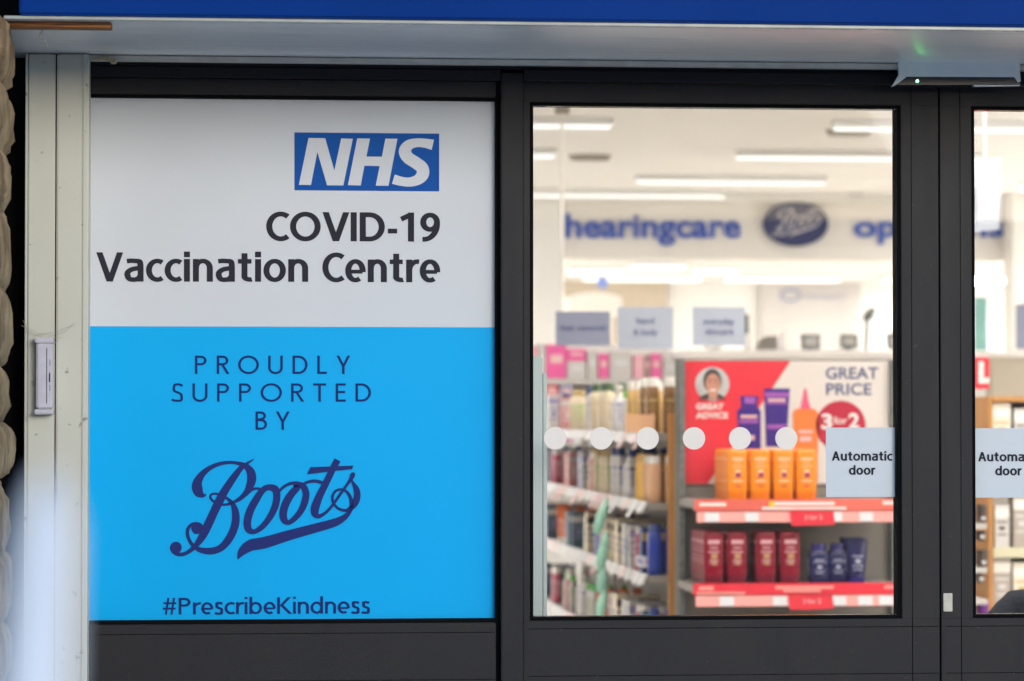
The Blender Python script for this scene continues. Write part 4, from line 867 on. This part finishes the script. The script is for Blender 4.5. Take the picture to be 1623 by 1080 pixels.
m = MB(); m.disc((1332.5, 675), 39.5, fp(.001), n=60); rd = m.build('offer_roundel', 'circle_red', t)
m = text_mesh('3', 1302, 679.5, 23, YK - .002, width=17, offset=.03); merge(m, text_mesh('for', 1321, 672, 11, YK - .002, width=22, offset=.01)); merge(m, text_mesh('2', 1345, 678.5, 23, YK - .002, width=17, offset=.03)); m.build('lettering', 'print_white', rd)
pur = pm('purple_print', (.055, .025, .26)); mau = pm('mauve_print', (.38, .12, .50)); org = pm('orange_print', (.90, .24, .06)); pnk = pm('pink_print', (.85, .12, .25))
m = MB(); m.poly([P(*q, YK - .001) for q in ((1171, 712), (1168, 652), (1173, 646), (1202, 646), (1206, 652), (1206, 712))]); m.poly([P(*q, YK - .001) for q in ((1214, 708), (1211, 616), (1252, 616), (1246, 708))]); m.poly([P(*q, YK - .0012) for q in ((1175, 645.8), (1173, 628), (1202, 628), (1200, 645.8))]); m.build('printed_purple_bottles', pur, t)
m = MB(); m.poly([P(*q, YK - .0018) for q in ((1212, 622), (1251.5, 622), (1250, 630), (1212.5, 630))]); m.poly([P(*q, YK - .0018) for q in ((1216, 641), (1248, 641), (1248, 638), (1215.5, 638))]); m.poly([P(*q, YK - .0018) for q in ((1172, 671), (1202, 671), (1202, 665), (1172, 665))])
m.poly([P(*q, YK - .0018) for q in ((1216, 680), (1246, 680), (1246, 673), (1216, 673))]); m.poly([P(*q, YK - .0018) for q in ((1180, 640), (1197, 640), (1197, 630), (1180, 630))]); m.build('printed_mauve_bands', mau, t)
m = text_mesh('', 0, 0, 1, YK) if False else MB(); 
for (a, b, c, d) in ((1174, 1200, 658, 663), (1217, 1245, 632, 637), (1266, 1288, 682, 687), (1268, 1286, 692, 700), (1182, 1196, 690, 698)): m.poly([P(a, d, YK - .002), P(b, d, YK - .002), P(b, c, YK - .002), P(a, c, YK - .002)])
m.build('printed_pale_labels', 'ticket_pink', t)
m = MB(); m.poly([P(*q, YK - .001) for q in ((1262, 765), (1256, 655), (1262, 648), (1291, 648), (1297, 655), (1296, 765))]); m.build('printed_orange_bottle', org, t)
m = MB(); m.poly([P(*q, YK - .0013) for q in ((1268, 648), (1271, 636), (1275, 616), (1278, 616), (1281, 634), (1285, 648))]); m.build('printed_red_nozzle', pnk, t)

# bottles on the end display
k1 = (YF - CAM.y) / FPX
orange = pm('orange_bottle', (.92, .27, .015), .3); orange_cap = pm('orange_cap', (.86, .20, .01), .3); orange_print = pm('orange_label_print', (.92, .58, .38), .4); plum = pm('plum_dot', (.35, .03, .16))
ob = bottle('shampoo_bottle', 34 * k1, .042, 81 * k1, orange, orange_cap, orange_print, 'inverted', [(0, .10, .75), (.18, .22, .5), (.34, .38, .7), (.50, .62, .38), (.72, .76, .6), (.92, .99, .7)])
# dark swirl marks on the orange label
m = MB(); h = 81 * k1
m.box(-.007, .009, -.0248, -.0238, h * .46, h * .54); m.box(-.010, .010, -.0246, -.0238, h * .27, h * .29); m.build('emblem', plum, ob)
names = ['leftmost orange bottle', 'second orange bottle from left', 'third orange bottle from left', 'rightmost orange bottle']
for i, px in enumerate((1168, 1204, 1241, 1277)):
    xx = X(px, YF + .03)
    for r_ in range(6 if i == 0 else 3):
        lab = names[i] + ' at the front of the upper display shelf' if r_ == 0 else 'orange bottle behind the front row, upper display shelf'
        put(ob, xx, YF + .035 + r_ * .05, zs1, lab, 'bottle', 'orange bottles on the upper display shelf')
red = pm('crimson_bottle', (.24, .006, .022), .28); redcap = pm('dark_red_cap', (.17, .005, .02), .3); goldp = pm('dull_gold_print', (.50, .28, .14), .4); pinkp = pm('rose_print', (.68, .36, .40), .4)
rb = bottle('shampoo_bottle', 33 * k1, .042, 84 * k1, red, redcap, pinkp, 'inverted')
m = MB(); h = 84 * k1; m.box(-.010, .012, -.0248, -.0238, h * .48, h * .58); m.box(-.004, .007, -.0248, -.0238, h * .36, h * .44); m.build('emblem', goldp, rb)
names = ['leftmost dark red bottle', 'second dark red bottle from left', 'third dark red bottle from left', 'rightmost dark red bottle']
for i, px in enumerate((1130, 1167, 1213, 1251)):
    xx = X(px, YF + .03)
    for r_ in range(6 if i == 0 else 3):
        put(rb, xx, YF + .035 + r_ * .05, zs2, names[i] + ' at the front of the lower display shelf' if r_ == 0 else 'dark red bottle behind the front row on the lower display shelf', 'bottle', 'dark red bottles on the lower display shelf')
nav = pm('navy_bottle', (.012, .010, .075), .28); navcap = pm('indigo_cap', (.03, .02, .16), .25); silv = pm('silver_print', (.42, .42, .55), .3)
nb = bottle('shampoo_bottle', 34 * k1, .038, 64 * k1, nav, navcap, silv, 'neck', [(.05, .12, .6), (.2, .24, .9), (.42, .62, .3), (.7, .74, .7), (.85, .92, .5)])
for i, (px, dy, lab) in enumerate(((1297, 0, 'left navy bottle beside the dark red ones on the lower shelf'), (1328, .02, 'right navy bottle beside the purple tube on the lower shelf'))):
    put(nb, X(px, YF + .04), YF + .04 + dy, zs2, lab, 'bottle', 'navy bottles on the lower display shelf')
tb = bottle('hair_tube', 36 * k1, .045, 72 * k1, nav, navcap, silv, 'tube', [(.0, .06, .7), (.2, .42, .3), (.55, .6, .7), (.75, .8, .6)])
for r_ in range(3):
    put(tb, X(1357, YF + .04), YF + .04 + r_ * .055, zs2, 'dark purple tube with wide crimped top on the lower display shelf' if r_ == 0 else 'dark purple tube standing behind the front tube', 'tube', 'purple tubes on the lower display shelf')

# ------------------------------------------------------------------ side shelving unit running back from the display
gx0 = X(1020, 4.66); gx1 = X(1150, 4.66)       # aisle edge and spine
gy0, gy1 = 4.64, 9.2
lev = [Z(py, 4.66, 1040) for py in (687, 797, 912, 1040)]
t = thing('side_shelving', (gx0, gy0, 0), 'long side shelving unit full of mixed bottles running into the shop', 'shelving')
m = MB(); m.box(gx1, gx1 + .03, gy0, gy1, .05, 1.60); m.build('spine_panel', 'shop_metal', t)
m = MB(); m.box(X(1057.5, gy0), X(1069.5, gy0), gy0 - .035, gy0 - .003, 0, Z(655, gy0)); m.build('wood_end_trim', 'tan_ply', t, bevel=.002)
m = MB(); m.box(X(1070, gy0), X(1077, gy0), gy0 - .03, gy0 - .002, 0, Z(660, gy0)); m.build('end_post', 'post', t, bevel=.002)
m = MB(); m.box(gx0, gx1 + .4, gy0, gy1, 0, .10); m.build('base', 'shop_metal', t)
rt = random.Random(11)
for li, z in enumerate(lev):
    m = MB(); m.box(gx0 + .012, gx1, gy0, gy1, z - .028, z - .001); sh = m.build('shelf', 'shelf_white' if False else 'shop_metal', t, bevel=.002)
    m = MB(); m.add([(gx0 - .012, gy0, z - .032), (gx0 - .012, gy1, z - .032), (gx0 + .011, gy1, z + .004), (gx0 + .011, gy0, z + .004), (gx0 - .004, gy0, z - .035), (gx0 - .004, gy1, z - .035), (gx0 + .0115, gy1, z - .0), (gx0 + .0115, gy0, z - .0)],
        [(0, 3, 2, 1), (4, 5, 6, 7), (0, 4, 7, 3), (1, 2, 6, 5), (0, 1, 5, 4), (3, 7, 6, 2)]); m.build('label_rail', 'shelf_white', sh)
    y = gy0 + .03
    while y < gy1 - .12:
        L = rt.uniform(.05, .09); d = rt.choice((.0, .0, .018)); c = rt.choice(('ticket', 'ticket_pink', 'ticket', 'ticket_pink', 'ticket'))
        m = MB(); m.add([(gx0 - .017 - d, y, z - .04 - d), (gx0 - .017 - d, y + L, z - .04 - d), (gx0 + .008, y + L, z + .005), (gx0 + .008, y, z + .005), (gx0 - .015 - d, y, z - .041 - d), (gx0 - .015 - d, y + L, z - .041 - d), (gx0 + .0095, y + L, z + .004), (gx0 + .0095, y, z + .004)],
            [(0, 3, 2, 1), (4, 5, 6, 7), (0, 4, 7, 3), (1, 2, 6, 5), (0, 1, 5, 4), (3, 7, 6, 2)]); m.build('price_ticket', c, sh)
        y += L + rt.uniform(.06, .2)
cream = pm('cream_bottle', (.76, .64, .46)); whiteb = pm('white_bottle', (.74, .70, .70)); brown = pm('brown_bottle', (.30, .15, .055), .25); greenc = pm('dark_green_cap', (.05, .11, .035)); wcap = pm('white_cap', (.85, .80, .74))
goldb = pm('amber_bottle', (.90, .50, .04), .3); peach = pm('peach_bottle', (.75, .42, .24), .3); navyb = pm('navy_box', (.02, .04, .20), .4); lilac = pm('lilac_print', (.30, .26, .48)); bluep = pm('blue_print', (.05, .07, .32)); brightblue = pm('cobalt_bottle', (.02, .05, .36), .3)
rosep = pm('dusty_rose_box', (.62, .26, .27)); tealp = pm('slate_teal_box', (.07, .13, .18)); greenp = pm('lime_print', (.32, .55, .14)); orangeb = pm('orange_red_tube', (.80, .17, .03)); gr = pm('grey_white_box', (.60, .57, .55)); ochre = pm('ochre_print', (.52, .36, .14)); darkb = pm('dark_brown_print', (.08, .05, .04)); gcap = pm('grass_green_cap', (.05, .45, .03))
protos = {
 'brown_pump': bottle('pump_bottle', .048, .045, .205, brown, wcap, ochre, 'flat'),
 'gold_pump': bottle('gold_bottle', .045, .045, .195, pm('golden_bottle', (.70, .42, .12)), wcap, ochre, 'flat'),
 'white_blue': bottle('lotion_bottle', .055, .045, .185, whiteb, wcap, lilac, 'pump'),
 'cream_green': bottle('cream_bottle', .048, .045, .20, cream, greenc, pm('beige_print', (.62, .48, .30)), 'neck'),
 'amber': bottle('amber_bottle', .060, .05, .175, goldb, pm('amber_cap', (.75, .40, .05)), ochre, 'flat'),
 'peach': bottle('peach_bottle', .050, .05, .17, peach, wcap, None, 'flat'),
 'white_navy': bottle('white_bottle', .045, .045, .19, whiteb, navyb, bluep, 'flat'),
 'cream_lime': bottle('lime_label_bottle', .050, .045, .18, cream, ochre, greenp, 'neck'),
 'navy_box': bottle('navy_box', .055, .06, .165, navyb, ochre, bluep, 'box'),
 'cobalt': bottle('cobalt_bottle', .050, .055, .185, brightblue, navyb, None, 'flat'),
 'grey_box': bottle('pale_box', .055, .06, .165, gr, lilac, bluep, 'box'),
 'cream_box': bottle('cream_box', .055, .06, .17, cream, darkb, bluep, 'box'),
 'rose': bottle('rose_box', .050, .06, .150, rosep, gr, whiteb, 'box'),
 'slate': bottle('slate_box', .060, .06, .155, tealp, gr, lilac, 'box'),
 'orange_tube': bottle('orange_tube', .042, .045, .17, orangeb, wcap, whiteb, 'tube'),
 'green_cap': bottle('green_capped_bottle', .042, .04, .16, gr, gcap, greenp, 'neck'),
 'rosew': bottle('rose_bottle', .045, .04, .165, pm('rose_bottle', (.55, .12, .18)), wcap, whiteb, 'flat'),
 'paleblue': bottle('pale_blue_bottle', .046, .04, .17, pm('periwinkle_bottle', (.25, .30, .60)), navyb, whiteb, 'flat'),
}
desc = {'brown_pump': 'brown bottle with white cap', 'gold_pump': 'golden bottle with white cap', 'white_blue': 'white pump bottle with lilac print', 'cream_green': 'cream bottle with dark green cap', 'amber': 'amber yellow bottle', 'peach': 'peach bottle with white cap',
 'white_navy': 'white bottle with navy cap', 'cream_lime': 'cream bottle with lime green label', 'navy_box': 'navy box with ochre band', 'cobalt': 'cobalt blue bottle', 'grey_box': 'pale grey box with lilac band', 'cream_box': 'cream box with dark band', 'rose': 'dusty rose box', 'slate': 'slate blue box', 'orange_tube': 'orange red tube', 'green_cap': 'pale bottle with bright green cap', 'rosew': 'deep rose bottle', 'paleblue': 'periwinkle blue bottle'}
catg = {k: ('box' if 'box' in k or k in ('rose', 'slate') else ('tube' if 'tube' in k else 'bottle')) for k in protos}
# slots along the unit (distance from its near end) for each shelf, nearest first
slots = [
 [('brown_pump', .05), ('gold_pump', .36), ('white_blue', .60), ('white_blue', .85), ('cream_green', 1.15), ('cream_green', 1.5), ('cream_lime', 1.95), ('rose', 2.4), ('grey_box', 2.9), ('paleblue', 3.4)],
 [('peach', .05), ('amber', .18), ('white_navy', .55), ('white_navy', .82), ('cream_lime', 1.1), ('cream_lime', 1.4), ('grey_box', 1.75), ('rose', 2.2), ('rosew', 2.7), ('paleblue', 3.3)],
 [('cobalt', .04), ('navy_box', .16), ('grey_box', .45), ('cream_box', .75), ('cream_box', 1.05), ('paleblue', 1.35), ('cream_box', 1.6), ('slate', 2.0), ('orange_tube', 2.4), ('slate', 2.9), ('rose', 3.4)],
 [('paleblue', .05), ('rosew', .22), ('grey_box', .5), ('cream_box', .8), ('orange_tube', 1.15), ('green_cap', 1.5), ('white_blue', 1.8), ('green_cap', 2.2), ('rosew', 2.7), ('slate', 3.2)],
]
lvn = ['top', 'second', 'third', 'bottom']
for li, z in enumerate(lev):
    for si, (k, dy0) in enumerate(slots[li]):
        dy = dy0 * 1.22
        nxt = slots[li][si + 1][1] * 1.22 if si + 1 < len(slots[li]) else dy + .4
        pr = protos[k]
        lab = '%s on the %s shelf of the side unit' % (desc[k], lvn[li])
        grp = '%s on the %s shelf' % (desc[k], lvn[li])
        for c in range(4 if li < 3 else 3):
            x = gx0 + .045 + c * .062
            if x > gx1 - .02: break
            put(pr, x + rt.uniform(-.004, .004), gy0 + dy + .02 + rt.uniform(-.004, .004), z, lab, catg[k], grp, rz=rt.uniform(-.06, .06))
        yy = dy + .10
        while yy < min(nxt - .05, dy + .20):
            if rt.random() < .12: yy += .05; continue
            k2 = k if rt.random() < .72 else rt.choice(['white_navy', 'cream_lime', 'rosew', 'green_cap', 'white_blue', 'paleblue'] if li < 2 else ['cream_box', 'grey_box', 'green_cap', 'rosew', 'navy_box', 'slate'])
            put(protos[k2], gx0 + .045 + rt.uniform(-.006, .012), gy0 + yy + .02, z, '%s on the %s shelf of the side unit' % (desc[k2], lvn[li]), catg[k2], '%s on the %s shelf' % (desc[k2], lvn[li]), rz=rt.uniform(-.15, .15)); yy += rt.uniform(.07, .095)
for k, pr in protos.items():
    if pr.name not in USED:
        for ch in list(pr.children): bpy.data.objects.remove(ch)
        bpy.data.objects.remove(pr)
# small shelf-edge card and peach tray on the unit
m = MB(); Yq = 4.75; m.plate([P(1008, 880, Yq), P(1040, 884, Yq), P(1040, 904, Yq - .02), P(1008, 897, Yq)], .004); o_ = m.build('shelf_card', 'ticket', label='white shelf card with purple print on the third side shelf', cat='card')
m = MB(); m.plate([P(1011, 884, Yq - .003), P(1033, 887.5, Yq - .003), P(1033, 899, Yq - .014), P(1011, 892, Yq - .003)], .001); m.build('print', lilac, o_)
m = MB(); m.plate([P(1024, 888, Yq - .009), P(1033, 889.5, Yq - .01), P(1033, 895, Yq - .018), P(1024, 892, Yq - .012)], .001); m.build('red_flash', 'poster_red', o_)
t = thing('acrylic_tray', P(1010, 676, 4.7), 'clear peach tinted tray at the front of the top side shelf', 'tray')
m = MB(); z = lev[0]; m.box(X(990, 4.66), X(1036, 4.66), 4.63, 4.66, z, Z(657, 4.66)); m.build('front', peach, t, bevel=.001)
m = MB(); m.box(X(986, 4.66), X(1040, 4.66), 4.622, 4.668, z - .0005, z + .004); m.build('base', 'shelf_white', t)
# mint packets on a hanging clip strip
t = thing('clip_strip', P(955, 790, 5.25), 'hanging strip of mint green packets at the shelf edge', 'clip strip')
Ym = 5.25
m = MB(); m.tube([P(962, 782, Ym), P(957, 850, Ym), P(955, 980, Ym), P(953, 1060, Ym)], .002, 6); m.build('strip', 'shelf_white', t)
for (a, b) in (((963, 788), (945, 846)), ((962, 842), (950, 905)), ((958, 896), (951, 940)), ((960, 925), (950, 985))):
    p0, p1 = P(*a, Ym - .012), P(*b, Ym - .012); m = MB(); m.tube([p0.lerp(p1, q) for q in (0, .12, .35, .6, .85, 1)], [.004, .010, .017, .021, .019, .010], 7); m.build('packet', 'mint', t, smooth=True)

# ------------------------------------------------------------------ far cross aisle with pink goods
yf_ = 9.6
t = thing('far_shelving', (X(950, yf_), yf_, 0), 'far shelving unit of pink and pale goods at the left', 'shelving')
fx0, fx1 = X(800, yf_), X(1078, yf_)
m = MB(); m.box(fx0, fx1, yf_ + .32, yf_ + .36, .05, Z(545, yf_)); m.build('back_panel', 'white_wall', t)
for py in (600, 640, 700, 770):
    m = MB(); zz = Z(py, yf_); m.box(fx0, fx1, yf_, yf_ + .318, zz - .03, zz - .001); m.build('shelf', 'shelf_white', t)
m = MB(); m.box(fx0, fx1, yf_ + .02, yf_ + .36, .0, .049); m.build('base', 'shop_metal', t)
pinks = [('pink_box', pm('hot_pink_box', (.85, .12, .38)), 'hot pink'), ('pink_box', pm('light_pink_box', (.85, .42, .52)), 'light pink'), ('pale_box', gr, 'pale grey'), ('magenta_box', pm('magenta_box', (.68, .0, .38)), 'magenta'), ('lavender_box', pm('lavender_box', (.42, .42, .66)), 'lavender'), ('coral_box', pm('coral_box', (.85, .20, .20)), 'coral'), ('taupe_box', pm('taupe_box', (.35, .25, .22)), 'taupe')]
def goods(px0, px1, pytop, pybase, ci, lab, dp=.12):
    nm, mt_, _ = pinks[ci]; zz = Z(pybase, yf_)
    t = thing(nm, (X((px0 + px1) / 2, yf_), yf_ + .03, zz), lab, 'box', 'boxed goods on the far shelving')
    xa_, xb_ = X(px0, yf_), X(px1, yf_); ztp = Z(pytop, yf_)
    m = MB(); m.box(xa_, xb_, yf_ + .03, yf_ + .03 + dp, zz, ztp); m.build('carton', mt_, t, bevel=.003)
    m = MB(); hh = ztp - zz; m.box(xa_ + (xb_ - xa_) * .2, xb_ - (xb_ - xa_) * .2, yf_ + .0275, yf_ + .0297, zz + hh * .45, zz + hh * .7); m.build('panel', 'ticket_pink' if ci != 2 else 'ticket', t)
for args in ((840, 853, 548, 600, 1, 'light pink box at the far left end of the far top shelf'), (854, 866, 545, 600, 2, 'pale box between pink ones at far top left'), (867, 899, 546, 600, 0, 'large hot pink box under the hair removal card'), (900, 930, 553, 572, 0, 'long hot pink panel box beneath the grey card'),
             (900, 930, 572.5, 600, 2, 'pale box below the long pink box'), (932, 948, 556, 600, 2, 'pale box between the pink ones below the second card'), (950, 966, 560, 600, 0, 'pink box left of the pale gap, top of far shelf'), (968, 1002, 556, 600, 2, 'wide pale box in the middle of the far top shelf'),
             (1005, 1022, 562, 600, 1, 'light pink box left of the taupe one'), (1023, 1032, 562, 600, 6, 'slim taupe box between two pink boxes'), (1033, 1050, 560, 600, 0, 'hot pink box right of the slim taupe one'), (1052, 1074, 570, 600, 2, 'pale box beside the red display upright'),
             (866, 886, 604, 640, 5, 'coral box on the far second shelf'), (888, 908, 606, 640, 4, 'lavender box on the far second shelf'), (864, 884, 642, 655, 3, 'left magenta box on the far third shelf'), (888, 908, 642, 660, 3, 'right magenta box on the far third shelf'),
             (840, 862, 604, 640, 2, 'pale box at the left end of the far second shelf')):
    a, b, c, d, ci, lab = args
    if d in (655, 660): d = 700; 
    goods(a, b, c, d, ci, lab)

# ------------------------------------------------------------------ wooden rack behind the right door
yr = 5.6
t = thing('wooden_rack', (X(1565, yr), yr, 0), 'orange wood framed rack of pale goods behind the right door', 'rack')
rx0, rx1 = X(1566, yr), X(1760, yr); zr = Z(629, yr, 1600)
m = MB(); m.box(rx0, rx0 + .019, yr, yr + .4, 0, zr); m.build('side_frame', 'tan_ply', t, bevel=.003)
m = MB(); m.box(rx1 - .019, rx1, yr, yr + .4, 0, zr); m.build('side_frame', 'tan_ply', t, bevel=.003)
m = MB(); m.box(rx0 + .0195, rx1 - .0195, yr, yr + .4, zr - .02, zr); m.build('top_frame', 'tan_ply', t, bevel=.003)
m = MB(); m.box(rx0 + .0195, rx1 - .0195, yr + .36, yr + .39, 0, zr - .021); m.build('back_panel', 'cream_wall', t)
zl = [Z(py, yr, 1600) for py in (715, 868, 968)]
for z in zl:
    m = MB(); m.box(rx0 + .0195, rx1 - .0195, yr + .005, yr + .359, z - .025, z - .001); m.build('shelf', 'shelf_white', t, bevel=.002)
    m = MB(); m.box(rx0 + .0195, rx1 - .0195, yr - .004, yr + .004, z - .04, z); m.build('label_rail', pm('pale_olive_rail', (.62, .58, .40)), t)
wcarton = [bottle('carton', .075, .08, .19, pm('ivory_carton', (.74, .66, .54)), wcap, ochre, 'box'), bottle('carton', .06, .08, .17, gr, wcap, darkb, 'box'), bottle('carton', .07, .08, .21, pm('taupe_carton', (.40, .34, .30)), wcap, gr, 'box')]
for li, z in enumerate(zl):
    x = rx0 + .06; k = 0
    while x < rx1 - .06:
        pr = wcarton[(k + li) % 3]
        put(pr, x, yr + .06, z, ['ivory', 'pale grey', 'taupe'][(k + li) % 3] + ' carton on the %s shelf of the wooden rack' % ['upper', 'middle', 'lower'][li], 'carton', 'cartons on the wooden rack'); x += .082; k += 1
# low shelving with mixed goods left of the rack, seen beside the stile
t = thing('dark_goods_rack', (X(1540, 5.0), 5.0, 0), 'narrow rack of dark and pale goods between door stile and wooden rack', 'rack')
qx0, qx1 = X(1500, 5.0), X(1564, 5.0)
m = MB(); m.box(qx0, qx1, 5.3, 5.33, 0, Z(617, 5)); m.build('back_panel', pm('mauve_panel', (.30, .27, .34)), t)
for py in (685, 760, 830, 900, 950):
    z = Z(py, 5.0, 1560); m = MB(); m.box(qx0, qx1 - .001, 5.0, 5.29, z - .02, z); m.build('shelf', 'shelf_white', t)
sm = [('slate_box', (1548, 1562, 800, 829, darkb)), ('dark_tin', (1547, 1560, 842, 858, darkb)), ('black_pouch', (1547, 1564, 872, 899, darkb)), ('pale_carton', (1547, 1563, 700, 759, gr)), ('dark_jar', (1547, 1556, 905, 925, darkb)), ('purple_box', (1547, 1564, 952, 985, pm('violet_box', (.14, .01, .22))))]
sl = ['small dark box highest beside the right door stile', 'dark tin below the small dark box by the stile', 'black pouch on the narrow rack beside the stile', 'pale tall carton on the narrow rack behind the notice', 'dark jar under the black pouch by the stile', 'violet box lowest beside the right door stile']
base_of = [829.5, 900, 900, 760, 950, 1000]
for (nm, (a, b, c, d, mt_)), lab, be in zip(sm, sl, base_of):
    zz = Z(d, 4.99, 1560); t2 = thing(nm, (X(a, 5.02), 5.02, zz), lab, 'box'); m = MB(); m.loft([(zz, (X(b, 5.02) - X(a, 5.02)) / 2 * .9, .03, 5), (Z(c, 5.02, 1560) - .004, (X(b, 5.02) - X(a, 5.02)) / 2, .03, 5), (Z(c, 5.02, 1560), (X(b, 5.02) - X(a, 5.02)) / 2 * .9, .026, 5)], 20, cx=X((a + b) / 2, 5.05), cy=5.05); m.build('body', mt_, t2, smooth=True)
    m = MB(); xx = X((a + b) / 2, 5.05); m.box(xx - .008, xx + .008, 5.0185, 5.0205, zz + .01, zz + .022); m.build('label', 'ticket', t2)
# red letter sign
t = thing('red_letter_sign', P(1555, 590, 4.9), 'red sign with a white capital L above the narrow rack', 'sign')
m = MB(); m.box(X(1512, 4.9), X(1568, 4.9), 4.9, 4.912, Z(617, 4.9, 1560), Z(567, 4.9, 1560)); m.build('panel', 'poster_red', t, bevel=.001)
m = MB(); f = plane_f(4.897); m.poly([f(*q) for q in ((1551, 608), (1568, 608), (1568, 599), (1559.5, 599), (1559.5, 573), (1551, 573))]); m.build('letter', 'print_white', t)
# dark cloth bag low at the right
m = MB(); yb_ = 1.3; pts = []
prof = [(1556, 990), (1580, 962), (1596, 947), (1607, 938), (1622, 936), (1650, 940), (1690, 950), (1730, 990)]
secs = []
n_ = len(prof)
vs = []; fs = []
rows = 7
for j in range(rows + 1):
    v_ = j / rows; bulge = math.sin(math.pi * v_)
    for i, (px, py) in enumerate(prof):
        top = P(px, py, yb_); low = P(px, 1250, yb_)
        yy = yb_ + (v_ - .5) * .30
        zz = top.z - (1 - bulge ** .5) * .07 + .006 * math.sin(i * 2.1 + j * 1.7)
        vs.append((top.x, yy, zz))
for j in range(rows):
    for i in range(n_ - 1): fs.append((j * n_ + i, j * n_ + i + 1, (j + 1) * n_ + i + 1, (j + 1) * n_ + i))
o0 = len(vs)
for j in (0, rows):
    for i in range(n_): vs.append((vs[j * n_ + i][0], vs[j * n_ + i][1], .62))
for q, j in ((0, 0), (1, rows)):
    for i in range(n_ - 1): fs.append((o0 + q * n_ + i, o0 + q * n_ + i + 1, j * n_ + i + 1, j * n_ + i))
t = thing('trolley_bag', (P(1640, 950, yb_).x, yb_, 0), 'dark navy cloth bag with sloping top at the lower right corner', 'bag')
m.add(vs, fs); m.build('cloth_body', 'dark_cloth', t, smooth=True)
xbg0, xbg1 = P(1556, 990, yb_).x, P(1730, 990, yb_).x
m = MB(); m.box(xbg0 + .01, xbg1 - .01, yb_ - .14, yb_ + .14, .10, .64); m.build('lower_body', 'dark_cloth', t, bevel=.02)
for xx in (xbg0 + .03, xbg1 - .03):
    m = MB(); m.tube([(xx - .01, yb_, .055), (xx + .01, yb_, .055)], .05, 20); m.build('wheel', 'black_plastic', t)
